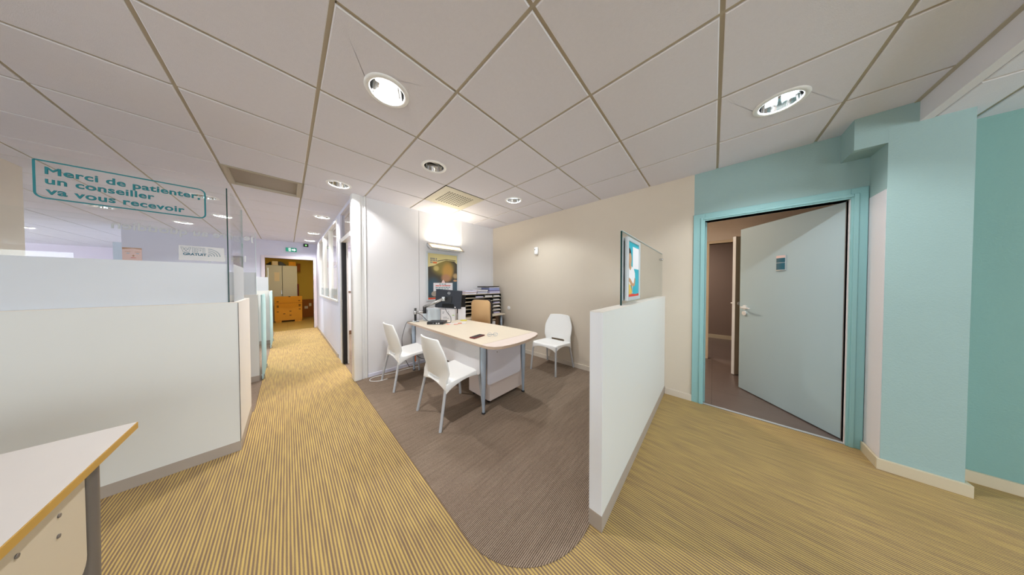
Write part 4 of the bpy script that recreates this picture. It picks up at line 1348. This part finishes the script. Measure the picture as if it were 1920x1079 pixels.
def blob_mat(name, base, blobs):
    """printed photograph: soft colour patches on a base colour, in the sheet's own coordinates"""
    m = bpy.data.materials.new(name)
    m.use_nodes = True
    nt = m.node_tree
    b = nt.nodes['Principled BSDF']
    b.inputs['Roughness'].default_value = 0.45
    tc = nt.nodes.new('ShaderNodeTexCoord')
    cur = None
    for (cx, cz, rx, rz, col) in blobs:
        mp = nt.nodes.new('ShaderNodeMapping')
        mp.vector_type = 'TEXTURE'
        mp.inputs['Location'].default_value = (cx, 0, cz)
        mp.inputs['Scale'].default_value = (rx, 1, rz)
        gr = nt.nodes.new('ShaderNodeTexGradient')
        gr.gradient_type = 'SPHERICAL'
        sepv = nt.nodes.new('ShaderNodeVectorMath'); sepv.operation = 'MULTIPLY'; sepv.inputs[1].default_value = (1, 0, 1)
        nt.links.new(tc.outputs['Object'], mp.inputs[0])
        nt.links.new(mp.outputs[0], sepv.inputs[0])
        nt.links.new(sepv.outputs[0], gr.inputs[0])
        mr = nt.nodes.new('ShaderNodeMapRange'); mr.interpolation_type = 'SMOOTHSTEP'
        mr.inputs['From Max'].default_value = 0.6
        nt.links.new(gr.outputs['Fac'], mr.inputs[0])
        mx = nt.nodes.new('ShaderNodeMix'); mx.data_type = 'RGBA'
        nt.links.new(mr.outputs[0], mx.inputs[0])
        if cur is None:
            mx.inputs[6].default_value = (*lin(base), 1)
        else:
            nt.links.new(cur, mx.inputs[6])
        mx.inputs[7].default_value = (*lin(col), 1)
        cur = mx.outputs[2]
    nt.links.new(cur, b.inputs['Base Color'])
    return m


def puv(u, v):
    return (PX0 + u * PW - 1.905, PZ0 + v * PHH - 1.44)


bl = []
for (u, v, ru, rv, col) in ((0.15, 0.25, 0.35, 0.3, (58, 84, 100)), (0.95, 0.28, 0.25, 0.2, (60, 84, 98)), (0.5, 0.72, 0.5, 0.26, (142, 126, 66)), (0.27, 0.68, 0.12, 0.08, (196, 176, 110)),
                            (0.66, 0.62, 0.26, 0.26, (190, 146, 74)), (0.6, 0.47, 0.22, 0.12, (176, 130, 100)), (0.94, 0.52, 0.12, 0.08, (176, 150, 110))):
    x_, z_ = puv(u, v)
    bl.append((x_, z_, ru * PW, rv * PHH, col))
MT['poster_photo'] = blob_mat('poster_photo', (72, 66, 56), bl)
pp('car_interior', [(0, 0.04), (1, 0.04), (1, 0.80), (0.9, 0.86), (0.6, 0.87), (0.35, 0.80), (0.2, 0.74), (0.0, 0.70)], 'poster_photo', 1)
pp('shirt_collar', [(0.44, 0.36), (0.46, 0.40), (0.5, 0.43), (0.54, 0.40), (0.56, 0.36)], 'pink', 3)
pp('hand', oval(0.93, 0.41, 0.07, 0.022), 'skin', 3)
pp('roof_line', [(0.3, 0.83), (0.6, 0.885), (0.95, 0.87), (0.95, 0.885), (0.6, 0.90), (0.3, 0.845)], 'pic_dark', 3)
pp('red_footer', [(0, 0.0), (1, 0.0), (1, 0.035), (0, 0.035)], 'red', 2)
pp('white_card', [(0.17, 0.13), (0.83, 0.13), (0.83, 0.36), (0.17, 0.36)], 'paper', 4)
pp('grey_hand', oval(0.22, 0.12, 0.12, 0.06), 'kick', 5)
card = text_mesh('card_line', 'assurer et financer', 'red', t, (PX0 + 0.5 * PW, WY - 0.0146, PZ0 + 0.285 * PHH), FACE_S, 0.038, 1.0, 0.0012, align='CENTER')
random.seed(3)
for (vz, n_) in ((0.325, 3), (0.25, 6), (0.215, 5), (0.17, 4)):
    x = 0.24 if n_ > 3 else 0.36
    for k in range(n_):
        w_ = random.uniform(0.05, 0.09)
        pp('printed_mark', [(x, vz), (x + w_, vz), (x + w_, vz + 0.014), (x, vz + 0.014)], 'teal_print', 5)
        x += w_ + 0.02
for r_, (vz, cells) in enumerate(((0.905, (0.08, 0.12, 0.16, 0.2, 0.26)), (0.865, (0.08, 0.12, 0.17, 0.21, 0.26)), (0.82, (0.08, 0.12)))):
    for u in cells:
        pp('logo_mark', [(u, vz - 0.03), (u + 0.028, vz - 0.03), (u + 0.028, vz), (u, vz)], 'grey_print', 3)
pp('orange_block', [(0.16, 0.785), (0.29, 0.785), (0.29, 0.822), (0.16, 0.822)], 'orange', 3)

t = thing('motion_sensor', 'small white motion sensor high on the beige wall', 'sensor', (RX, 2.31, 1.905))
MB().prism([(2.282, 1.84), (2.338, 1.84), (2.345, 1.87), (2.345, 1.955), (2.335, 1.972), (2.285, 1.972), (2.275, 1.955), (2.275, 1.87)], 'x', RX - 0.045, RX, bevel=0.012).build('housing', 'white_gloss', t, smooth=50)
MB().tube([(RX - 0.045, 2.325, 1.925), (RX - 0.048, 2.325, 1.925)], 0.008, 12).build('lens', 'black', t)
tag(MB().lathe([(0, 0.0), (0.04, 0.0), (0.042, -0.004), (0.03, -0.012), (0, -0.013)], (0, 0, 0), 28).build('wall_plate', 'white_gloss'), 'round white cover plate low on the beige wall by the organiser', 'wall plate')
wp = bpy.data.objects['wall_plate']; wp.rotation_euler = (0, pi / 2, 0); wp.location = (RX - 0.0005, 3.02, 0.822)
for v in wp.data.vertices:
    v.co.z = v.co.z
# cover faces into the room (-X): local -z must map to -X
wp.rotation_euler = (0, pi / 2, 0)

# ------------------------------------------------------------------ counter partition at the left with glass
CY = 2.70
t = thing('counter_partition', 'long white counter partition across the left, with a grey kick plate', 'partition', (-1.9, 2.73, 0))
MB().box(-3.6, -0.267, CY, CY + 0.05, 0.075, 1.166).build('front_panel', 'white_panel', t)
MB().box(-0.316, -0.264, CY + 0.001, 3.42, 0.075, 1.166).build('return_panel', 'warm_end', t)
MB().box(-3.6, -0.264, CY - 0.001, CY + 0.051, 1.166, 1.172, bevel=0.001).box(-0.317, -0.263, CY + 0.052, 3.421, 1.166, 1.172, bevel=0.001).build('top_cap', 'warm_end', t)
kp = MB().box(-3.6, -0.2635, CY - 0.0015, CY + 0.0515, 0, 0.075).box(-0.3165, -0.263, CY + 0.052, 3.421, 0, 0.075).build('kick_plate', 'kick', t)
MB().box(-0.266, -0.2632, CY - 0.0017, CY - 0.0002, 0.075, 1.166).build('corner_seam', 'black', t)

GY0 = CY + 0.008
t = thing('counter_glass', 'tall glass screen on the counter partition, teal waiting message on it', 'glass screen', (-1.9, GY0, 1.172))
GL, GR, GT = -3.55, -0.306, 2.044
MB().box(GL, GR - 0.005, GY0, GY0 + 0.01, 1.172, GT).build('pane', 'glass_blue', t)
MB().box(GR - 0.005, GR, GY0, GY0 + 0.01, 1.172, GT).build('dark_edge', 'glass_edge', t)
MB().box(GL, GR - 0.005, GY0 + 0.0102, GY0 + 0.0108, 1.172, 1.466).build('frosted_film', 'frost', t)
# message frame: double top line and left line, rounded corners at right and lower left
MX0, MX1, MZ0, MZ1 = -0.944, -0.404, 1.792, 1.998
yb = GY0 - 0.0008


def band(pts, w):
    m_ = MB()
    P_ = [Vector((p[0], p[1], 0)) for p in pts]
    N_ = len(P_)
    ins, outs = [], []
    for i in range(N_):
        a, b, c = P_[max(i - 1, 0)], P_[i], P_[min(i + 1, N_ - 1)]
        d = (c - a).normalized()
        nn = Vector((-d.y, d.x, 0))
        ins.append(b + nn * w / 2); outs.append(b - nn * w / 2)
    for i in range(N_ - 1):
        q = [ins[i], outs[i], outs[i + 1], ins[i + 1]]
        lo = [m_.bm.verts.new((v.x, yb, v.y)) for v in q]
        hi = [m_.bm.verts.new((v.x, yb + 0.0007, v.y)) for v in q]
        m_.bm.faces.new(lo); m_.bm.faces.new(hi[::-1])
        for k in range(4):
            m_.bm.faces.new((lo[k], lo[(k + 1) % 4], hi[(k + 1) % 4], hi[k]))
    return m_


r = 0.028
pathm = [(MX0, MZ1)] + [(MX1 - r, MZ1)] + arc(MX1 - r, MZ1 - r, r, r, pi / 2, 0, 6)[1:] + arc(MX1 - r, MZ0 + r, r, r, 0, -pi / 2, 6) + arc(MX0 + r, MZ0 + r, r, r, -pi / 2, -pi, 6) + [(MX0, MZ1)]
band(pathm, 0.0075).build('message_border', 'teal_print', t)
MSG = [('Merci de patienter,', -0.918, 1.928, -0.424), ('un conseiller', -0.918, 1.874, -0.598), ('va vous recevoir', -0.918, 1.816, -0.488)]


def text_width(body, size, bold, spacing):
    o = text_mesh('tmp', body, 'teal_print', None, (0, 0, 0), FACE_S, size, 1.0, bold, spacing=spacing)
    xs = [v.co.x for v in o.data.vertices]
    me_ = o.data
    bpy.data.objects.remove(o)
    bpy.data.meshes.remove(me_)
    return min(xs), max(xs)


for body, x0, zb, xe in MSG:
    lo_, hi_ = text_width(body, 0.055, 0.0015, 1.05)
    k_ = (xe - x0) / (hi_ - lo_)
    pre = ''
    for wd in body.split(' '):
        a_, b_ = text_width(pre + wd, 0.055, 0.0015, 1.05)
        wl, wh = text_width(wd, 0.055, 0.0015, 1.05)
        xw = x0 + (b_ - lo_ - (wh - wl)) * k_
        o = text_mesh('message_word', wd, 'teal_print', t, (0, GY0 - 0.0006, zb), FACE_S, 0.055, 1.0, 0.0015, spacing=1.05)
        org = ORG[t.name].x
        for v in o.data.vertices:
            v.co.x = xw + (v.co.x + org - wl) * k_ - org
        pre += wd + ' '
# wifi sticker
SX0, SX1s, SZ0, SZ1 = -0.515, -0.325, 1.482, 1.585
st = MB().box(SX0, SX1s, GY0 - 0.0005, GY0 - 0.0001, SZ0, SZ1).build('sticker', 'pale_film', t)
GLY = {
    'W': [(0, 1), (0.22, 1), (0.36, 0.42), (0.48, 0.85), (0.62, 0.85), (0.76, 0.42), (0.9, 1), (1.12, 1), (0.88, 0), (0.68, 0), (0.56, 0.46), (0.44, 0), (0.24, 0)],
    'I': [(0, 0), (0.2, 0), (0.2, 1), (0, 1)],
    'F': [(0, 0), (0.2, 0), (0.2, 0.38), (0.58, 0.38), (0.58, 0.58), (0.2, 0.58), (0.2, 0.8), (0.66, 0.8), (0.66, 1), (0, 1)],
}
gx = -0.507
for ch_ in 'WIFI':
    g = GLY[ch_]
    P3 = [(gx + u * 0.036, GY0 - 0.001, 1.540 + v * 0.034) for u, v in g]
    gm = MB()
    for a_, b_ in zip(P3, P3[1:] + P3[:1]):
        gm.tube([a_, b_], 0.0006, 5)
    gm.build('sticker_letter', 'teal_dark_print', st)
    gx += (max(u for u, v in g) + 0.17) * 0.036
o = text_mesh('sticker_text', 'GRATUIT', 'teal_dark_print', st, (-0.499, GY0 - 0.001, 1.518), FACE_S, 0.024, 1.0, 0.0007)
xs_ = [v.co.x for v in o.data.vertices]; mn = min(xs_); k_ = 0.095 / (max(xs_) - mn)
for v in o.data.vertices:
    v.co.x = mn + (v.co.x - mn) * k_
m_ = MB()
for q in range(1, 5):
    rr = 0.0125 * q + 0.002
    m_.tube([(-0.396 + rr * cos(a), GY0 - 0.001, 1.518 + rr * sin(a)) for a in [pi / 2 * k / 10 for k in range(11)]], 0.0011, 5)
m_.tube([(-0.394, GY0 - 0.0015, 1.519), (-0.394, GY0 - 0.0005, 1.519)], 0.0035, 12)
m_.build('sticker_waves', 'teal_dark_print', st)

t = thing('return_glass', 'short glass screen on the counter end panel, beside the corridor', 'glass screen', (-0.29, 3.05, 1.172))
MB().box(-0.296, -0.286, CY + 0.03, 3.28, 1.172, 2.02).build('pane', 'glass_blue', t)
MB().box(-0.2858, -0.2852, CY + 0.03, 3.28, 1.172, 1.468).build('frosted_film', 'frost2', t)
MB().box(-0.2961, -0.2859, 3.28, 3.283, 1.172, 2.02).build('pale_edge', 'glass_edge_l', t)

# cubicle partitions further down


def cubicle(y, xr, label, glabel, wlabel, wy0, wy1, near_round, gt, wtop):
    tt = thing('cubicle_partition', label, 'partition', (-1.4, y, 0.004))
    MB().box(-2.6, xr, y, y + 0.05, 0.08, 1.164).build('panel', 'white_panel', tt)
    MB().box(-2.6, xr, y - 0.001, y + 0.051, 1.164, 1.17).build('top_cap', 'warm_end', tt)
    MB().box(-2.6, xr, y - 0.0015, y + 0.0515, 0.004, 0.08).build('kick_plate', 'kick', tt)
    g_ = thing('cubicle_glass', glabel, 'glass screen', (-1.4, y + 0.02, 1.17))
    MB().box(-2.5, -0.285, y + 0.016, y + 0.026, 1.17, gt).build('pane', 'glass_blue', g_)
    MB().box(-2.5, -0.285, y + 0.0153, y + 0.0159, 1.17, 1.468).build('frosted_film', 'frost2', g_)
    MB().box(-0.285, -0.281, y + 0.016, y + 0.026, 1.17, gt).build('pale_edge', 'glass_edge_l', g_)
    r_ = 0.16
    if near_round:
        ol = [(wy1, 0.02), (wy1, wtop)] + arc(wy0 + r_, wtop - r_, r_, r_, pi / 2, pi, 10) + [(wy0, 0.02)]
    else:
        ol = [(wy0, 0.02), (wy1, 0.02)] + arc(wy1 - r_, wtop - r_, r_, r_, 0, pi / 2, 10) + [(wy0, wtop)]
    w_ = thing('wing_panel', wlabel, 'glass panel', (-0.24, (wy0 + wy1) / 2, 0.0))
    MB().prism(ol, 'x', -0.246, -0.236).build('pane', 'wing', w_)
    MB().box(-0.26, -0.222, wy0 + 0.06, wy0 + 0.1, 0.0, 0.06, bevel=0.003).build('floor_clamp', 'chrome', w_)
    MB().box(-0.26, -0.222, wy1 - 0.1, wy1 - 0.06, 0.0, 0.06, bevel=0.003).build('floor_clamp', 'chrome', w_)
    return g_


g2 = cubicle(4.44, -0.27, 'white cubicle partition behind the counter return, nearer of two along the corridor', 'glass screen with mirrored white lettering on the nearer cubicle partition',
             'aqua frosted panel with rounded far corner beside the nearer cubicle partition', 4.44, 5.16, False, 2.0, 1.165)
g3 = cubicle(7.1, -0.25, 'white cubicle partition farthest down the corridor, near the storage doorway', 'low clear glass screen on the farthest cubicle partition',
             'aqua frosted panel with rounded near corner beside the farthest cubicle partition', 6.5, 7.45, True, 1.672, 1.165)
for body, xr, zb, sz in (('je gère au quotidien', -0.30, 1.885, 0.115), ('les imp', -0.36, 1.60, 0.115)):
    text_mesh('mirrored_line', body, 'white_film', g2, (xr, 4.4545, zb), FACE_S, sz, 1.0, 0.002, mirror=True)

# ------------------------------------------------------------------ foreground table, lower left
t = thing('reception_table', 'cream tabletop with an ochre edge at the lower left corner', 'table', (-1.2, 0.9, 0))
TX1, TY1, TY0, TX0 = -0.432, 1.732, 0.10, -2.2
MB().box(TX0, TX1 - 0.003, TY0, TY1, DT - 0.026, DT, bevel=0.001).build('tabletop', 'fg_top', t)
MB().box(TX1 - 0.003, TX1, TY0, TY1, DT - 0.026, DT - 0.0005, bevel=0.0008).build('edge_band', 'ochre', t)
for lx, ly in ((-0.475, 1.54), (-0.475, 0.2), (-2.12, 1.54), (-2.12, 0.2)):
    MB().lathe([(0, 0.0), (0.014, 0.0), (0.015, 0.04), (0.0185, 0.4), (0.02, 0.6), (0.02, DT - 0.028), (0, DT - 0.028)], (lx, ly, 0), 24).build('leg', 'steel_d', t, smooth=50)
ep = MB().prism(rrect(0.24, 1.505, 0.36, DT - 0.027, 0.05), 'x', -0.485, -0.468).build('end_panel', 'cream_panel', t)
for y, z in ((1.386, 0.632), (1.381, 0.575), (1.244, 0.638)):
    MB().tube([(-0.468, y, z), (-0.465, y, z)], 0.0055, 12).build('screw', 'steel_d', ep)

# ------------------------------------------------------------------ corridor end: signs and storage contents
t = thing('exit_sign', 'green and white emergency exit sign above the storage doorway', 'sign', (0.095, FAR_Y, 2.29))
ey = FAR_Y - 0.03
MB().box(-0.01, 0.205, ey, FAR_Y - 0.001, 2.238, 2.345, bevel=0.003).build('housing', 'exit_green', t)
MB().box(0.0, 0.045, ey - 0.001, ey, 2.25, 2.335).build('green_field', 'exit_green', t)
m_ = MB()
# running figure in a doorway
m_.box(0.035, 0.085, ey - 0.001, ey, 2.25, 2.335)
m_.build('doorway_symbol', 'exit_white', t)
fgm = MB()
fgm.prism(oval(0.062, 2.322, 0.006, 0.007, 10), 'y', ey - 0.002, ey - 0.001)
fgm.prism([(0.055, 2.31), (0.068, 2.312), (0.064, 2.285), (0.075, 2.27), (0.07, 2.255), (0.066, 2.268), (0.056, 2.28), (0.048, 2.255), (0.043, 2.26), (0.053, 2.288)], 'y', ey - 0.002, ey - 0.001)
fgm.build('running_figure', 'exit_green', t)
MB().prism([(0.105, 2.275), (0.15, 2.275), (0.15, 2.252), (0.19, 2.292), (0.15, 2.332), (0.15, 2.309), (0.105, 2.309)], 'y', ey - 0.0012, ey - 0.0002).build('arrow', 'exit_white', t)
t = thing('emergency_light', 'small black emergency unit with a green light, right of the exit sign', 'emergency light', (0.4, FAR_Y, 2.45))
MB().box(0.345, 0.452, FAR_Y - 0.04, FAR_Y - 0.001, 2.41, 2.50, bevel=0.004).build('housing', 'black', t)
MB().prism(oval(0.398, 2.455, 0.02, 0.018, 14), 'y', FAR_Y - 0.042, FAR_Y - 0.04).build('green_led', 'led_green', t)

t = thing('metal_cabinet', 'grey two door metal cabinet in the storage room', 'cabinet', (-0.12, 11.4, 0))
MB().box(-0.50, 0.265, 11.22, 11.65, 0.002, 1.985, bevel=0.003).build('body', 'cab_grey', t)
for a, b in ((-0.495, -0.115), (-0.105, 0.26)):
    dd = MB().box(a, b, 11.2, 11.219, 0.06, 1.965, bevel=0.003).build('door', 'cab_grey', t)
MB().box(-0.113, -0.107, 11.195, 11.219, 0.06, 1.965).build('door_gap', 'black_matt', t)
MB().box(-0.30, -0.18, 11.1985, 11.1997, 1.42, 1.735).build('paper_notice', 'skirt_b', t)
MB().box(-0.14, -0.125, 11.18, 11.2, 0.95, 1.1, bevel=0.003).build('handle', 'chrome', t)
t = thing('cardboard_box', 'large upright brown cardboard box standing before the grey cabinet', 'box', (0.03, 10.85, 0))
MB().box(-0.30, 0.37, 10.75, 10.95, 0.06, 0.885, bevel=0.004).build('carton', 'cardboard', t)
MB().box(-0.28, -0.14, 10.76, 10.94, 0.002, 0.06).box(0.18, 0.36, 10.76, 10.94, 0.002, 0.06).build('pallet_foot', 'cardboard', t)
MB().box(-0.302, 0.372, 10.7485, 10.75, 0.655, 0.664).build('fold_line', 'card_dark', t)
for x, z in ((-0.25, 0.70), (0.27, 0.72), (-0.25, 0.56), (-0.25, 0.52), (0.28, 0.57), (0.28, 0.53), (-0.25, 0.36), (0.28, 0.42), (0.05, 0.36), (0.05, 0.22), (-0.1, 0.28), (0.03, 0.87)):
    MB().box(x, x + 0.05, 10.7478, 10.7488, z, z + 0.022).build('hand_hole', 'black_matt', t)
its = [('cardboard_box', 'pale box on top of the grey cabinet, beside the black bag', 'box', (-0.35, -0.21, 11.25, 11.5, 1.987, 2.13), 'skirt_b'),
       ('cardboard_box', 'orange brown box on top of the grey cabinet, right of the black bag', 'box', (0.05, 0.235, 11.25, 11.5, 1.987, 2.14), 'cardboard')]
for nme, lb, ct, bx_, m_ in its:
    tag(MB().box(*bx_, bevel=0.004).build(nme, m_), lb, ct)
tag(MB().prism([(-0.2, 1.988), (-0.005, 1.988), (-0.02, 2.02), (-0.09, 2.09), (-0.15, 2.13), (-0.2, 2.12)], 'y', 11.25, 11.45, bevel=0.015).build('bag', 'black'), 'black bag slumped on top of the grey cabinet', 'bag')
tag(MB().prism([(-0.49, 1.988), (-0.37, 1.988), (-0.37, 2.09), (-0.39, 2.11), (-0.42, 2.06), (-0.49, 2.02)], 'y', 11.25, 11.4, bevel=0.008).build('bag', 'black_matt'), 'black cloth at the left end of the grey cabinet top', 'bag')
t = thing('wall_box', 'small brown box fixed to the yellow wall right of the grey cabinet', 'box', (0.31, 11.95, 1.95))
MB().box(0.27, 0.37, 11.78, 11.999, 1.82, 2.12, bevel=0.004).build('case', 'card_dark', t)
t = thing('dado_panel', 'low dark brown wall panel on the yellow wall in the storage room', 'chest', (0.55, 11.85, 0))  # lower wall panel, built as a shallow box
MB().box(0.37, 0.945, 11.8, 11.99, 0.002, 0.70, bevel=0.004).build('body', 'card_dark', t)
MB().box(0.47, 0.57, 11.798, 11.8, 0.34, 0.44).build('white_label', 'skirt_b', t)
MB().box(0.6, 0.67, 11.798, 11.8, 0.43, 0.55).build('white_label', 'skirt_b', t)
tag(MB().tube(spline([(0.287, 11.3, 1.33), (0.287, 11.3, 1.1), (0.287, 11.3, 0.6), (0.287, 11.3, 0.003)]), [0.02] * 25, 8).build('umbrella', 'darkred'), 'dark red umbrella standing at the right side of the grey cabinet', 'umbrella')

# reflections in the counter glass, modelled as posters behind it
t = thing('reflected_poster', 'pale pink portrait poster, a glass reflection modelled on the end wall', 'poster', (-2.2, FAR_Y, 1.93))
MB().box(-2.295, -2.09, FAR_Y - 0.008, FAR_Y - 0.001, 1.70, 2.07).build('sheet', 'pink', t)
py = FAR_Y - 0.009
MB().prism([(-2.295, 2.03), (-2.295, 2.07), (-2.09, 2.07), (-2.09, 2.04), (-2.19, 2.055)], 'y', py - 0.0004, py + 0.001).build('hair', 'skin', t)
for x in (-2.235, -2.135):
    MB().prism(oval(x, 1.955, 0.02, 0.009, 12), 'y', py - 0.0004, py + 0.001).build('eye', 'steel', t)
    MB().prism([(x - 0.03, 1.98), (x + 0.028, 1.985), (x + 0.028, 1.992), (x - 0.03, 1.988)], 'y', py - 0.0004, py + 0.001).build('eyebrow', 'skin', t)
MB().prism([(-2.21, 1.86), (-2.15, 1.86), (-2.155, 1.868), (-2.2, 1.87)], 'y', py - 0.0004, py + 0.001).build('mouth', 'red', t)
MB().prism(oval(-2.18, 1.905, 0.012, 0.02, 10), 'y', py - 0.0004, py + 0.001).build('nose', 'skin', t)
tag(MB().box(-2.62, -2.31, 9.6, 9.62, 0.4, 2.25).build('banner', 'carton_blue'), 'white banner, a glass reflection modelled left of the pink portrait poster', 'banner')
